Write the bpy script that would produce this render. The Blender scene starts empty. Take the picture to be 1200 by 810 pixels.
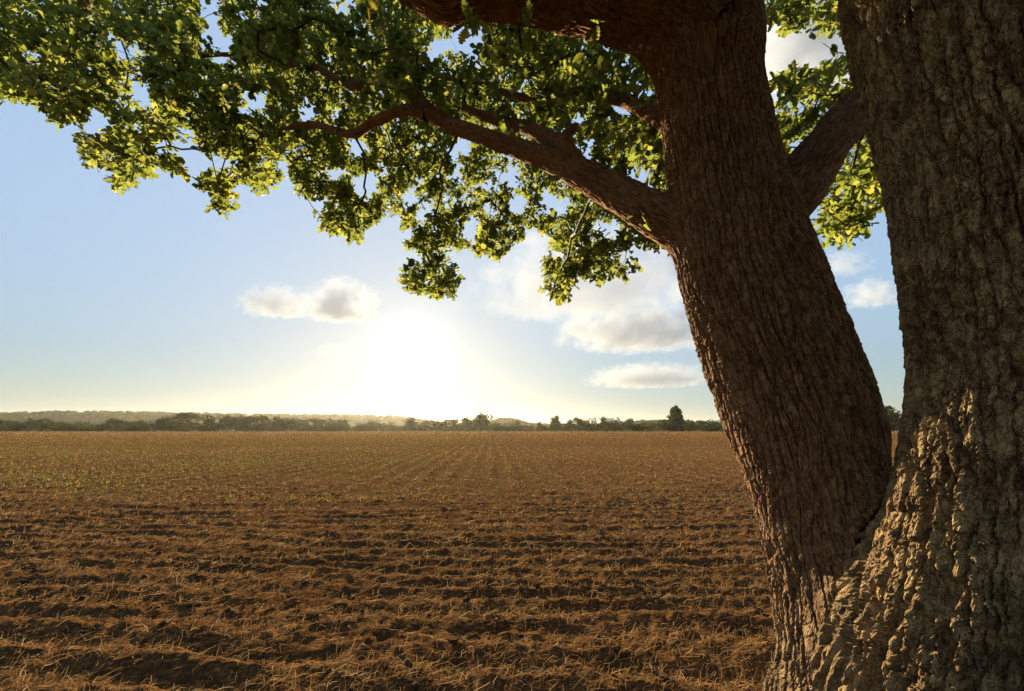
import bpy, math, random
import numpy as np
from mathutils import Vector, Matrix, Quaternion

random.seed(7)
RNG = np.random.default_rng(11)
scene = bpy.context.scene
col = scene.collection
R = math.radians

# ------------------------------------------------------------------ camera
CAM_H = 1.60
PITCH = R(11.09)
FPX = 500.0                                   # focal length in pixels of a 1200 px wide picture (15 mm lens)
cam_data = bpy.data.cameras.new('camera')
cam_data.sensor_width = 36.0
cam_data.lens = 36.0 * FPX / 1200.0
cam_data.clip_start = 0.05
cam_data.clip_end = 60000.0
cam = bpy.data.objects.new('camera', cam_data)
col.objects.link(cam)
cam.location = (0, 0, CAM_H)
cam.rotation_euler = (math.pi / 2 + PITCH, 0, 0)
scene.camera = cam

# ------------------------------------------------------------------ sky, sun, exposure
SUN_AZ = R(-13.6)                             # measured from straight ahead, left is negative
SUN_EL = R(10.2)
world = bpy.data.worlds.new('World')
scene.world = world
world.use_nodes = True
wn = world.node_tree
for n in list(wn.nodes):
    wn.nodes.remove(n)
w_out = wn.nodes.new('ShaderNodeOutputWorld')
w_bg = wn.nodes.new('ShaderNodeBackground')
w_sky = wn.nodes.new('ShaderNodeTexSky')
w_sky.sky_type = 'NISHITA'
w_sky.sun_disc = False
w_sky.sun_elevation = SUN_EL
w_sky.sun_rotation = SUN_AZ
w_sky.altitude = 60
w_sky.air_density = 1.0
w_sky.dust_density = 0.3
w_sky.ozone_density = 1.4
w_bg.inputs['Strength'].default_value = 0.120
# hazy evening sky: the same Nishita sky with its range from dark to bright softened over the whole dome
w_lum = wn.nodes.new('ShaderNodeRGBToBW')
w_pow = wn.nodes.new('ShaderNodeMath'); w_pow.operation = 'POWER'; w_pow.inputs[1].default_value = 0.16 - 1.0
w_gam = wn.nodes.new('ShaderNodeMix'); w_gam.data_type = 'RGBA'; w_gam.blend_type = 'MULTIPLY'; w_gam.inputs[0].default_value = 1.0
w_hsv = wn.nodes.new('ShaderNodeHueSaturation'); w_hsv.inputs['Saturation'].default_value = 0.64
wn.links.new(w_sky.outputs['Color'], w_lum.inputs['Color'])
wn.links.new(w_lum.outputs['Val'], w_pow.inputs[0])
wn.links.new(w_sky.outputs['Color'], w_gam.inputs[6]); wn.links.new(w_pow.outputs[0], w_gam.inputs[7])
wn.links.new(w_gam.outputs[2], w_hsv.inputs['Color'])
# the aureole that thick evening air puts round the sun
w_tc = wn.nodes.new('ShaderNodeTexCoord')
w_dot = wn.nodes.new('ShaderNodeVectorMath'); w_dot.operation = 'DOT_PRODUCT'
w_dot.inputs[1].default_value = (math.sin(SUN_AZ) * math.cos(SUN_EL), math.cos(SUN_AZ) * math.cos(SUN_EL), math.sin(SUN_EL))
wn.links.new(w_tc.outputs['Generated'], w_dot.inputs[0])
def wmath(op, a, b=None):
    n = wn.nodes.new('ShaderNodeMath'); n.operation = op
    for i, v in enumerate((a, b)):
        if v is None:
            continue
        if hasattr(v, 'is_output'):
            wn.links.new(v, n.inputs[i])
        else:
            n.inputs[i].default_value = v
    return n.outputs[0]
w_ang = wmath('ARCCOSINE', wmath('MINIMUM', w_dot.outputs['Value'], 0.999999))
a1 = wmath('MULTIPLY', wmath('EXPONENT', wmath('MULTIPLY', wmath('POWER', wmath('DIVIDE', w_ang, R(3.4)), 2.0), -1.0)), 0.9)
a2 = wmath('MULTIPLY', wmath('EXPONENT', wmath('DIVIDE', w_ang, -R(6.0))), 0.40)
w_aur = wn.nodes.new('ShaderNodeMix'); w_aur.data_type = 'RGBA'; w_aur.blend_type = 'MULTIPLY'; w_aur.inputs[0].default_value = 1.0
a3 = wmath('MULTIPLY', wmath('EXPONENT', wmath('DIVIDE', w_ang, -R(24.0))), 0.58)
wn.links.new(wmath('ADD', wmath('ADD', a1, a2), a3), w_aur.inputs[6]); w_aur.inputs[7].default_value = (1.0, 0.97, 0.91, 1)
w_add = wn.nodes.new('ShaderNodeMix'); w_add.data_type = 'RGBA'; w_add.blend_type = 'ADD'; w_add.inputs[0].default_value = 1.0
w_wb = wn.nodes.new('ShaderNodeMix'); w_wb.data_type = 'RGBA'; w_wb.blend_type = 'MULTIPLY'; w_wb.inputs[0].default_value = 1.0
w_wb.inputs[7].default_value = (0.855, 0.985, 1.12, 1)
wn.links.new(w_hsv.outputs['Color'], w_wb.inputs[6])
wn.links.new(w_wb.outputs[2], w_add.inputs[6]); wn.links.new(w_aur.outputs[2], w_add.inputs[7])
wn.links.new(w_add.outputs[2], w_bg.inputs['Color'])
wn.links.new(w_bg.outputs['Background'], w_out.inputs['Surface'])

sun_data = bpy.data.lights.new('sun', 'SUN')
sun_data.energy = 5.0
sun_data.angle = R(0.53)
sun_data.color = (1.0, 0.79, 0.47)
sun = bpy.data.objects.new('sun', sun_data)
col.objects.link(sun)
to_sun = Vector((math.sin(SUN_AZ) * math.cos(SUN_EL), math.cos(SUN_AZ) * math.cos(SUN_EL), math.sin(SUN_EL)))
sun.rotation_euler = to_sun.to_track_quat('Z', 'Y').to_euler()
sun.location = (0, 0, 30)

scene.view_settings.view_transform = 'Standard'
scene.view_settings.look = 'None'
scene.view_settings.exposure = 1.75
scene.view_settings.gamma = 1.0
scene.view_settings.use_curve_mapping = False
scene.render.engine = 'CYCLES'
cy = scene.cycles
cy.use_denoising = True
cy.use_adaptive_sampling = True
cy.adaptive_threshold = 0.015
cy.max_bounces = 6
cy.diffuse_bounces = 3
cy.glossy_bounces = 2
cy.transmission_bounces = 4
cy.transparent_max_bounces = 8
cy.volume_bounces = 6
cy.sample_clamp_indirect = 6.0

# ------------------------------------------------------------------ helpers
def P(u, v, Y):
    """the point of the place seen at pixel (u, v) of the 1200 x 810 photograph, Y metres ahead of the camera"""
    cx = (u - 600.0) / FPX
    cy_ = (405.0 - v) / FPX
    dy = math.cos(PITCH) - cy_ * math.sin(PITCH)
    dz = math.sin(PITCH) + cy_ * math.cos(PITCH)
    return np.array((cx / dy * Y, Y, CAM_H + dz / dy * Y))

def _hash(ix, iy, seed):
    h = (ix.astype(np.int64) * 374761393 + iy.astype(np.int64) * 668265263 + seed * 974634777) & 0xFFFFFFFF
    h = ((h ^ (h >> 13)) * 1274126177) & 0xFFFFFFFF
    h = ((h ^ (h >> 16)) * 2246822519) & 0xFFFFFFFF
    return ((h ^ (h >> 15)) & 0xFFFFFF).astype(np.float64) / 16777215.0

def vnoise(x, y, seed=0):
    ix = np.floor(x); iy = np.floor(y)
    fx = x - ix; fy = y - iy
    fx = fx * fx * fx * (fx * (fx * 6 - 15) + 10); fy = fy * fy * fy * (fy * (fy * 6 - 15) + 10)
    a = _hash(ix, iy, seed); b = _hash(ix + 1, iy, seed)
    c = _hash(ix, iy + 1, seed); d = _hash(ix + 1, iy + 1, seed)
    return (a + (b - a) * fx) * (1 - fy) + (c + (d - c) * fx) * fy      # 0..1

def fbm(x, y, seed=0, octaves=4, gain=0.5):
    s = np.zeros_like(x, dtype=np.float64); a = 1.0; t = 0.0
    for k in range(octaves):
        s += a * (vnoise(x, y, seed + 17 * k) - 0.5); t += a
        x = x * 2.03 + 5.1; y = y * 2.03 - 3.7; a *= gain
    return s / t * 2.0                                                   # about -1..1

def worley(x, y, seed=0, jit=0.9):
    ix = np.floor(x); iy = np.floor(y)
    f1 = np.full(x.shape, 9.0); f2 = np.full(x.shape, 9.0); idv = np.zeros(x.shape)
    for oy in (-1, 0, 1):
        for ox in (-1, 0, 1):
            cx = ix + ox; cy_ = iy + oy
            px = cx + 0.5 + jit * (_hash(cx, cy_, seed) - 0.5)
            py = cy_ + 0.5 + jit * (_hash(cx, cy_, seed + 7) - 0.5)
            d = np.hypot(px - x, py - y)
            nearer = d < f1
            f2 = np.where(nearer, f1, np.minimum(f2, d))
            idv = np.where(nearer, _hash(cx, cy_, seed + 13), idv)
            f1 = np.where(nearer, d, f1)
    return f1, f2, idv

def sstep(a, b, x):
    t = np.clip((x - a) / (b - a), 0, 1)
    return t * t * (3 - 2 * t)

def mesh_np(name, verts, faces, mat=None, smooth=False, attrs=None):
    """faces: (n,k) array, or list of such arrays"""
    verts = np.asarray(verts, dtype=np.float32).reshape(-1, 3)
    if not isinstance(faces, list):
        faces = [faces]
    faces = [np.asarray(f, dtype=np.int32) for f in faces if len(f)]
    loops = np.concatenate([f.ravel() for f in faces])
    sizes = np.concatenate([np.full(len(f), f.shape[1], dtype=np.int32) for f in faces])
    starts = np.concatenate([[0], np.cumsum(sizes)[:-1]]).astype(np.int32)
    me = bpy.data.meshes.new(name)
    me.vertices.add(len(verts)); me.vertices.foreach_set('co', verts.ravel())
    me.loops.add(len(loops)); me.loops.foreach_set('vertex_index', loops)
    me.polygons.add(len(sizes)); me.polygons.foreach_set('loop_start', starts)
    try:
        me.polygons.foreach_set('loop_total', sizes)
    except Exception:
        pass
    me.polygons.foreach_set('use_smooth', np.full(len(sizes), bool(smooth)))
    for k, arr in (attrs or {}).items():
        at = me.attributes.new(k, 'FLOAT', 'POINT')
        at.data.foreach_set('value', np.asarray(arr, dtype=np.float32).ravel())
    me.update(calc_edges=True)
    me.validate()
    if mat is not None:
        me.materials.append(mat)
    return me

def link(name, data, parent=None, loc=None, **props):
    o = bpy.data.objects.new(name, data)
    col.objects.link(o)
    if parent is not None:
        o.parent = parent
    if loc is not None:
        o.location = loc
    for k, v in props.items():
        o[k] = v
    return o

def grid_faces(nr, nc, wrap=False):
    r = np.arange(nr - 1)[:, None]
    c = np.arange(nc if wrap else nc - 1)[None, :]
    c2 = (c + 1) % nc
    return np.stack([r * nc + c, r * nc + c2, (r + 1) * nc + c2, (r + 1) * nc + c], -1).reshape(-1, 4)

class NT:
    """small helper around a material's node tree"""
    def __init__(self, name):
        self.m = bpy.data.materials.new(name); self.m.use_nodes = True
        self.t = self.m.node_tree
        for n in list(self.t.nodes):
            self.t.nodes.remove(n)
        self.out = self.n('ShaderNodeOutputMaterial')
    def n(self, typ, **kw):
        nd = self.t.nodes.new(typ)
        for k, v in kw.items():
            setattr(nd, k, v)
        return nd
    def l(self, a, b):
        self.t.links.new(a, b)
    def noise(self, vec, scale, detail=4, rough=0.55, w=None):
        nd = self.n('ShaderNodeTexNoise'); nd.inputs['Scale'].default_value = scale
        nd.inputs['Detail'].default_value = detail; nd.inputs['Roughness'].default_value = rough
        if vec is not None:
            self.l(vec, nd.inputs['Vector'])
        return nd.outputs['Fac']
    def ramp(self, fac, stops):
        nd = self.n('ShaderNodeValToRGB')
        e = nd.color_ramp.elements
        while len(e) < len(stops):
            e.new(0.5)
        for i, (p, c) in enumerate(stops):
            e[i].position = p
            e[i].color = (c[0], c[1], c[2], 1) if hasattr(c, '__len__') else (c, c, c, 1)
        self.l(fac, nd.inputs['Fac'])
        return nd.outputs['Color']
    def mix(self, fac, a, b, mode='MIX'):
        nd = self.n('ShaderNodeMix', data_type='RGBA', blend_type=mode)
        for sock, v in ((nd.inputs[0], fac), (nd.inputs[6], a), (nd.inputs[7], b)):
            if hasattr(v, 'is_output'):
                self.l(v, sock)
            elif hasattr(v, '__len__'):
                sock.default_value = (v[0], v[1], v[2], 1)
            else:
                sock.default_value = v
        return nd.outputs[2]
    def math(self, op, a, b=None, c=None, clamp=False):
        nd = self.n('ShaderNodeMath', operation=op, use_clamp=clamp)
        for i, v in enumerate((a, b, c)):
            if v is None:
                continue
            if hasattr(v, 'is_output'):
                self.l(v, nd.inputs[i])
            else:
                nd.inputs[i].default_value = v
        return nd.outputs[0]
    def mapping(self, vec, scale):
        nd = self.n('ShaderNodeMapping'); nd.inputs['Scale'].default_value = scale
        self.l(vec, nd.inputs['Vector'])
        return nd.outputs['Vector']
    def bump(self, h, strength, dist):
        nd = self.n('ShaderNodeBump'); nd.inputs['Strength'].default_value = strength
        nd.inputs['Distance'].default_value = dist
        self.l(h, nd.inputs['Height'])
        return nd.outputs['Normal']
    def principled(self, color, rough=0.8, normal=None, spec=0.3):
        nd = self.n('ShaderNodeBsdfPrincipled')
        if hasattr(color, 'is_output'):
            self.l(color, nd.inputs['Base Color'])
        else:
            nd.inputs['Base Color'].default_value = (*color, 1)
        if hasattr(rough, 'is_output'):
            self.l(rough, nd.inputs['Roughness'])
        else:
            nd.inputs['Roughness'].default_value = rough
        nd.inputs['Specular IOR Level'].default_value = spec
        if normal is not None:
            self.l(normal, nd.inputs['Normal'])
        return nd.outputs[0]
    def leaf(self, color, trans_color, gloss=0.35, tfac=0.5, rough=0.45):
        """front reflection + light passing through the blade"""
        b = self.principled(color, rough, None, gloss)
        t = self.n('ShaderNodeBsdfTranslucent')
        if hasattr(trans_color, 'is_output'):
            self.l(trans_color, t.inputs['Color'])
        else:
            t.inputs['Color'].default_value = (*trans_color, 1)
        mx = self.n('ShaderNodeMixShader'); mx.inputs[0].default_value = tfac
        self.l(b, mx.inputs[1]); self.l(t.outputs[0], mx.inputs[2])
        return mx.outputs[0]
    def done(self, surf=None, vol=None):
        if surf is not None:
            self.l(surf, self.out.inputs['Surface'])
        if vol is not None:
            self.l(vol, self.out.inputs['Volume'])
        return self.m
    def pos(self):
        return self.n('ShaderNodeNewGeometry').outputs['Position']
    def objco(self):
        return self.n('ShaderNodeTexCoord').outputs['Object']
    def attr(self, name):
        nd = self.n('ShaderNodeAttribute'); nd.attribute_name = name
        return nd.outputs['Fac']
    def rnd(self):
        return self.n('ShaderNodeObjectInfo').outputs['Random']

# ------------------------------------------------------------------ the field
FIELD_END = 330.0
def row_zone(y):                       # 0 on the headland near the camera (rows run across), 1 beyond it (rows run away)
    return sstep(8.0, 17.0, y)

def field_height(x, y, fine=True):
    x = np.asarray(x, dtype=np.float64); y = np.asarray(y, dtype=np.float64)
    z = 0.05 * fbm(x * 0.08, y * 0.08, 3, 2) * sstep(0, 20, np.hypot(x, y))
    zone = row_zone(y + 1.2 * fbm(x * 0.15, y * 0.15, 71, 2))
    # headland: cultivation passes running across the view, uneven
    wob = 0.75 * fbm(x * 0.16, y * 0.45, 5, 4) + 0.02 * x
    ph = (y + wob) / 0.40
    tri = np.abs((ph - np.floor(ph)) - 0.5) * 2
    amp = 0.010 + 0.034 * (vnoise(x * 0.35, np.floor(ph + 0.5) * 3.7, 9))
    near = (tri - 0.5) * 2 * amp * (0.15 + 1.0 * vnoise(x * 0.9, y * 1.3, 12))
    # beyond: drilled rows running away from the camera, a touch to the left
    ph2 = (x + 0.05 * y + 0.08 * fbm(x * 0.3, y * 0.2, 21, 2)) / 0.75
    tri2 = np.abs((ph2 - np.floor(ph2)) - 0.5) * 2
    far = (tri2 - 0.5) * 0.07 * (0.4 + vnoise(x * 0.5, y * 0.3, 88))
    fade = 1 - 0.45 * sstep(25, 120, y)
    z = z + near * (1 - zone) + far * zone * fade
    if fine:
        cl = np.maximum(0, fbm(x * 2.3, y * 4.6, 31, 4, 0.6) + 0.05)
        z = z + 0.032 * cl * fade
        f1, f2, idv = worley(x * 7.5, y * 8.5, 41)
        z = z + 0.030 * np.clip(1 - f1 * 1.5, 0, 1) * (idv > 0.45) * idv * fade
        z = z + 0.026 * fbm(x * 11, y * 17, 51, 4, 0.6) * fade
    return z

ys = [0.5]
while ys[-1] < FIELD_END:
    y = ys[-1]
    ys.append(y + (0.0095 * y + 0.003 if y < 45 else 0.022 * y))
ys = np.array(ys)
ts = np.linspace(-1.55, 1.55, 650)
FX = ts[None, :] * (ys[:, None] + 0.9)
FY = np.repeat(ys[:, None], len(ts), 1)
FZ = field_height(FX, FY)
FZ[-1] -= 0.5

m = NT('soil_and_stubble')
pos = m.pos()
sepx = m.n('ShaderNodeSeparateXYZ'); m.l(pos, sepx.inputs[0])
big = m.noise(pos, 0.12, 4)
mid = m.noise(pos, 2.2, 5, 0.6)
fin = m.noise(pos, 26.0, 4, 0.65)
stretch = m.noise(m.mapping(pos, (6.0, 28.0, 20.0)), 1.6, 3, 0.6)
soil = m.ramp(mid, [(0.25, (0.038, 0.019, 0.010)), (0.55, (0.074, 0.038, 0.019)), (0.8, (0.125, 0.069, 0.034))])
straw_c = m.ramp(fin, [(0.3, (0.23, 0.100, 0.027)), (0.7, (0.44, 0.235, 0.068))])
cover = m.ramp(m.math('ADD', m.math('MULTIPLY', stretch, 0.6), m.math('MULTIPLY', fin, 0.5)), [(0.50, 0.0), (0.66, 1.0)])
# the stubble lies thicker away from the headland
far_f = m.n('ShaderNodeMapRange'); far_f.inputs[1].default_value = 5; far_f.inputs[2].default_value = 30
far_f.inputs[3].default_value = 0.35; far_f.inputs[4].default_value = 0.78
m.l(sepx.outputs[1], far_f.inputs[0])
base = m.mix(m.math('MULTIPLY', cover, far_f.outputs[0], clamp=True), soil, straw_c)
# a green flush of weeds, mostly towards the left beyond the headland
gx = m.n('ShaderNodeMapRange'); gx.inputs[1].default_value = 4; gx.inputs[2].default_value = -8
gx.inputs[3].default_value = 0.12; gx.inputs[4].default_value = 1.0
m.l(sepx.outputs[0], gx.inputs[0])
gy = m.n('ShaderNodeMapRange'); gy.inputs[1].default_value = 9; gy.inputs[2].default_value = 16
m.l(sepx.outputs[1], gy.inputs[0])
gn = m.ramp(m.noise(m.mapping(pos, (0.25, 0.55, 1)), 1.0, 5, 0.65), [(0.45, 0.0), (0.62, 1.0)])
gf = m.math('MULTIPLY', m.math('MULTIPLY', gx.outputs[0], gy.outputs[0]), gn)
base = m.mix(m.math('MULTIPLY', gf, 0.55), base, (0.13, 0.115, 0.028))
hh = m.math('ADD', m.math('MULTIPLY', fin, 0.6), stretch)
FIELD_MAT = m.done(m.principled(base, 0.95, m.bump(hh, 0.8, 0.05), 0.0))

field = link('field', mesh_np('field', np.stack([FX, FY, FZ], -1), grid_faces(len(ys), len(ts)), FIELD_MAT, True), kind='structure')
field['label'] = 'harvested brown field of soil and stubble running to the far hedge'

m = NT('meadow_ground')
pos = m.pos()
gc = m.ramp(m.noise(pos, 0.02, 5), [(0.3, (0.12, 0.085, 0.035)), (0.7, (0.17, 0.13, 0.05))])
GROUND_MAT = m.done(m.principled(gc, 0.95, None, 0.0))
gs = np.linspace(-1, 1, 41); gs = np.sign(gs) * np.abs(gs) ** 2.2 * 2600
GX, GY = np.meshgrid(gs, gs + 900)
link('ground', mesh_np('ground', np.stack([GX, GY, np.full_like(GX, -0.32)], -1), grid_faces(41, 41), GROUND_MAT, True), kind='structure')

# straw lying on the soil and short standing stubble
def straw_field(n, y0, y1, up_frac, seed):
    g = np.random.default_rng(seed)
    y = np.exp(g.uniform(math.log(y0), math.log(y1), n))
    x = g.uniform(-1.3, 1.3, n) * (y + 0.9)
    # gathered in bands and patches
    keep = g.random(n) < 0.12 + 1.25 * np.clip(fbm(x * 0.9, y * 3.2, 61, 3) * 0.9 + 0.35, 0, 1)
    x = x[keep]; y = y[keep]; n = len(x)
    rowed = row_zone(y) * g.random(n) > 0.3
    x = np.where(rowed, np.round((x + 0.05 * y) / 0.75) * 0.75 - 0.05 * y + g.normal(0, 0.13, n), x)
    z = field_height(x, y) + 0.004
    up = g.random(n) < up_frac
    L = np.where(up, g.uniform(0.03, 0.08, n), g.gamma(2.5, 0.021, n) + 0.015)
    L = np.minimum(L, 0.26)
    wd = g.uniform(0.0008, 0.0017, n) * np.maximum(1, y / 4.0)
    az = g.normal(0.0, 0.75, n) + (g.random(n) < 0.25) * g.uniform(0, 3.1, n)
    pit = np.where(up, g.uniform(0.9, 1.5, n), g.normal(0.12, 0.22, n))
    d = np.stack([np.cos(az) * np.cos(pit), np.sin(az) * np.cos(pit), np.sin(pit)], -1)
    side = np.cross(d, np.array([0, 0, 1.0])); side /= np.linalg.norm(side, axis=1)[:, None] + 1e-9
    roll = g.uniform(0, 3.1, n)[:, None]
    nor = np.cross(side, d)
    side = side * np.cos(roll) + nor * np.sin(roll)
    p0 = np.stack([x, y, z], -1)
    bend = g.normal(0, 0.10, n)[:, None] * L[:, None] * nor
    p1 = p0 + d * (L * 0.5)[:, None] + bend + np.array([0, 0, 0.006])
    p2 = p0 + d * L[:, None]
    w = side * wd[:, None]
    V = np.stack([p0 - w, p0 + w, p1 - w, p1 + w, p2 - w * 0.6, p2 + w * 0.6], 1)
    F = np.array([[0, 1, 3, 2], [2, 3, 5, 4]])
    F = (np.arange(n)[:, None, None] * 6 + F[None]).reshape(-1, 4)
    tint = np.repeat(g.random(n), 6)
    return V.reshape(-1, 3), F, tint

m = NT('dry_straw')
tint = m.attr('tint')
sc_ = m.ramp(tint, [(0.0, (0.15, 0.082, 0.034)), (0.45, (0.33, 0.185, 0.066)), (0.85, (0.40, 0.25, 0.105)), (1.0, (0.58, 0.42, 0.21))])
STRAW_MAT = m.done(m.leaf(sc_, sc_, 0.1, 0.25, 0.8))
V, F, T = straw_field(165000, 2.0, 40.0, 0.20, 5)
# farther out the stubble stands in tufts
def tufts(n, y0, y1, seed):
    g = np.random.default_rng(seed)
    y = np.exp(g.uniform(math.log(y0), math.log(y1), n)); y = y[g.random(n) < 0.08 + sstep(11, 34, y)]; n = len(y); x = g.uniform(-1.32, 1.32, n) * y
    x = (np.round((x + 0.05 * y) / 0.75) * 0.75 - 0.05 * y) + g.normal(0, 0.15, n) + (g.random(n) < 0.4) * g.uniform(-0.4, 0.4, n)
    z = field_height(x, y) - 0.01
    h = g.uniform(0.03, 0.11, n) * np.maximum(0.6, y / 70); w = g.uniform(0.01, 0.045, n) * np.maximum(0.6, y / 26)
    az = g.normal(0, 0.6, n); lean = g.normal(0, 0.06, (n, 2))
    dx = np.cos(az) * w; dy = np.sin(az) * w
    V = np.stack([np.stack([x - dx, y - dy, z], -1), np.stack([x + dx, y + dy, z], -1), np.stack([x + lean[:, 0] + dx * g.uniform(-0.6, 1, n), y + lean[:, 1], z + h], -1)], 1)
    return V.reshape(-1, 3), np.arange(3 * n).reshape(-1, 3), np.repeat(g.random(n) * 0.8, 3)
V2, F2, T2 = tufts(70000, 10.0, 300.0, 6)
F = [F, F2 + len(V)]; V = np.concatenate([V, V2]); T = np.concatenate([T, T2])
link('straw_litter', mesh_np('straw_litter', V, F, STRAW_MAT, False, {'tint': T}), kind='stuff', label='dry straw and short stubble scattered over the brown soil', category='straw')

# a flush of green weeds on the left beyond the headland
def weeds(n, seed):
    g = np.random.default_rng(seed)
    y = np.exp(g.uniform(math.log(10.0), math.log(90.0), n)); x = y * g.uniform(-1.32, 0.35, n)
    k = (fbm(x * 0.14, y * 0.22, 303, 3) + 0.12 - 0.5 * sstep(-0.45, 0.3, x / y) - 0.55 * (1 - sstep(10, 22, y)) + g.uniform(-0.25, 0.25, n) > 0.0)
    x = x[k]; y = y[k]; n = len(x); z = field_height(x, y) - 0.01
    h = g.uniform(0.03, 0.11, n) * np.maximum(1, y / 60); w = g.uniform(0.01, 0.035, n) * np.maximum(1, y / 25)
    az = g.uniform(0, 3.14, n); dx = np.cos(az) * w; dy = np.sin(az) * w
    V = np.stack([np.stack([x - dx, y - dy, z], -1), np.stack([x + dx, y + dy, z], -1), np.stack([x + g.normal(0, 0.03, n) + dx * g.uniform(-1, 1, n), y + g.normal(0, 0.03, n), z + h], -1)], 1)
    return V.reshape(-1, 3), np.arange(3 * n).reshape(-1, 3), np.repeat(g.random(n), 3)
m = NT('weed_leaf')
wc = m.ramp(m.attr('tint'), [(0.0, (0.09, 0.085, 0.016)), (1.0, (0.23, 0.185, 0.040))])
WEED_MAT = m.done(m.leaf(wc, wc, 0.1, 0.4, 0.7))
Vw, Fw, Tw = weeds(26000, 8)
link('weeds', mesh_np('weeds', Vw, Fw, WEED_MAT, False, {'tint': Tw}), kind='stuff', label='thin green weeds tinting the stubble at left', category='weeds')

# the nearest stalks, one by one
m = NT('straw_stalk')
sc_ = m.ramp(m.rnd(), [(0.0, (0.24, 0.13, 0.05)), (0.6, (0.32, 0.19, 0.075)), (1.0, (0.48, 0.33, 0.15))])
STALK_MAT = m.done(m.leaf(sc_, sc_, 0.15, 0.15, 0.7))
def stalk_mesh(seed):
    g = np.random.default_rng(seed)
    n = 5
    s = np.linspace(0, 1, n)
    ax = np.stack([s - 0.5, 0.08 * g.normal() * np.sin(s * 3.1), 0.07 * g.normal() * np.sin(s * 3.1) + 0.03 * s], -1)
    ax[3:, 2] += 0.10 * g.normal() * (s[3:] - 0.5)
    ang = np.linspace(0, 2 * math.pi, 5)[:-1]
    ring = np.stack([np.zeros(4), np.cos(ang), np.sin(ang)], -1)
    V = (ax[:, None, :] + ring[None] * 0.014 * (1 - 0.35 * s)[:, None, None]).reshape(-1, 3)
    return mesh_np('straw_stalk', V, [grid_faces(n, 4, True), np.array([[0, 3, 2, 1], [16, 17, 18, 19]])], STALK_MAT, True)
stalks = [stalk_mesh(i) for i in range(6)]
g = np.random.default_rng(77)
for i in range(300):
    y = 2.4 + 3.4 * g.random() ** 1.3
    x = g.uniform(-1.12, 0.92) * (y + 0.4)
    if math.hypot(x - 1.75, y - 1.9) < 1.0:
        x -= 1.8
    L = 0.06 + 0.10 * g.random() ** 2
    o = link('straw_stalk', stalks[i % 6], field)
    o.location = (x, y, float(field_height(np.array([x]), np.array([y]))[0]) + 0.012)
    o.rotation_euler = (g.uniform(0, 6.3), g.normal(-0.22, 0.25), g.normal(0.2, 0.8))
    o.scale = (L, L * 0.8, L * 0.8)

# clods of earth
m = NT('clod')
pos = m.objco()
cc = m.ramp(m.noise(pos, 2.5, 5), [(0.3, (0.07, 0.036, 0.018)), (0.7, (0.16, 0.088, 0.044))])
CLOD_MAT = m.done(m.principled(cc, 0.97, m.bump(m.noise(pos, 7, 5, 0.65), 0.9, 0.12), 0.1))
def clod_mesh(seed):
    g = np.random.default_rng(seed)
    nr, nc = 7, 9
    V = []
    for i in range(nr):
        ph = math.pi * (i + 0.15) / (nr - 0.7)
        for j in range(nc):
            th = 2 * math.pi * j / nc
            r = 1 + 0.28 * g.normal() * math.sin(ph)
            V.append((r * math.sin(ph) * math.cos(th), 0.85 * r * math.sin(ph) * math.sin(th), 0.62 * r * math.cos(ph)))
    return mesh_np('clod', np.array(V), [grid_faces(nr, nc, True)[:, ::-1], np.array([list(range(nc))]), np.array([[(nr - 1) * nc + j for j in range(nc - 1, -1, -1)]])], CLOD_MAT, False)
clods = [clod_mesh(i + 40) for i in range(5)]
for i in range(240):
    y = 2.5 + 4.5 * g.random() ** 1.2
    x = g.uniform(-1.12, 0.92) * (y + 0.4)
    if math.hypot(x - 1.75, y - 1.9) < 1.0:
        x -= 1.8
    s = 0.012 + 0.026 * g.random() ** 2
    o = link('clod', clods[i % 5], field)
    o.location = (x, y, float(field_height(np.array([x]), np.array([y]))[0]) + s * 0.2)
    o.rotation_euler = (g.uniform(-0.4, 0.4), g.uniform(-0.4, 0.4), g.uniform(0, 6.3))
    o.scale = (s * 1.2, s, s)

# ------------------------------------------------------------------ far hedgerow trees, ridge, wood
m = NT('far_leaves')
tn = m.attr('tint')
fc = m.ramp(tn, [(0.0, (0.030, 0.045, 0.012)), (0.5, (0.055, 0.075, 0.020)), (1.0, (0.10, 0.12, 0.035))])
FAR_LEAF = m.done(m.leaf(fc, m.mix(0.5, fc, (0.16, 0.17, 0.03)), 0.1, 0.22, 0.8))
m = NT('far_bark')
FAR_BARK = m.done(m.principled(m.ramp(m.noise(m.objco(), 3, 3), [(0.3, (0.05, 0.035, 0.025)), (0.7, (0.10, 0.075, 0.05))]), 0.9))

def leaf_quads(centres, normals, size, g):
    n = len(centres)
    up = np.tile(np.array([0.0, 0, 1]), (n, 1)) + 0.3 * g.normal(size=(n, 3))
    a = np.cross(normals, up); a /= np.linalg.norm(a, axis=1)[:, None] + 1e-9
    b = np.cross(normals, a)
    rot = g.uniform(0, 6.3, n)[:, None]
    a2 = a * np.cos(rot) + b * np.sin(rot); b2 = -a * np.sin(rot) + b * np.cos(rot)
    s = (size * g.uniform(0.6, 1.4, n))[:, None]
    V = np.stack([centres - a2 * s - b2 * s * 0.3, centres + b2 * -s, centres + a2 * s - b2 * s * 0.2, centres + a2 * s * 0.45 + b2 * s, centres - a2 * s * 0.6 + b2 * s * 0.8], 1)
    return V.reshape(-1, 3), np.arange(n * 5).reshape(-1, 5)

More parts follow.
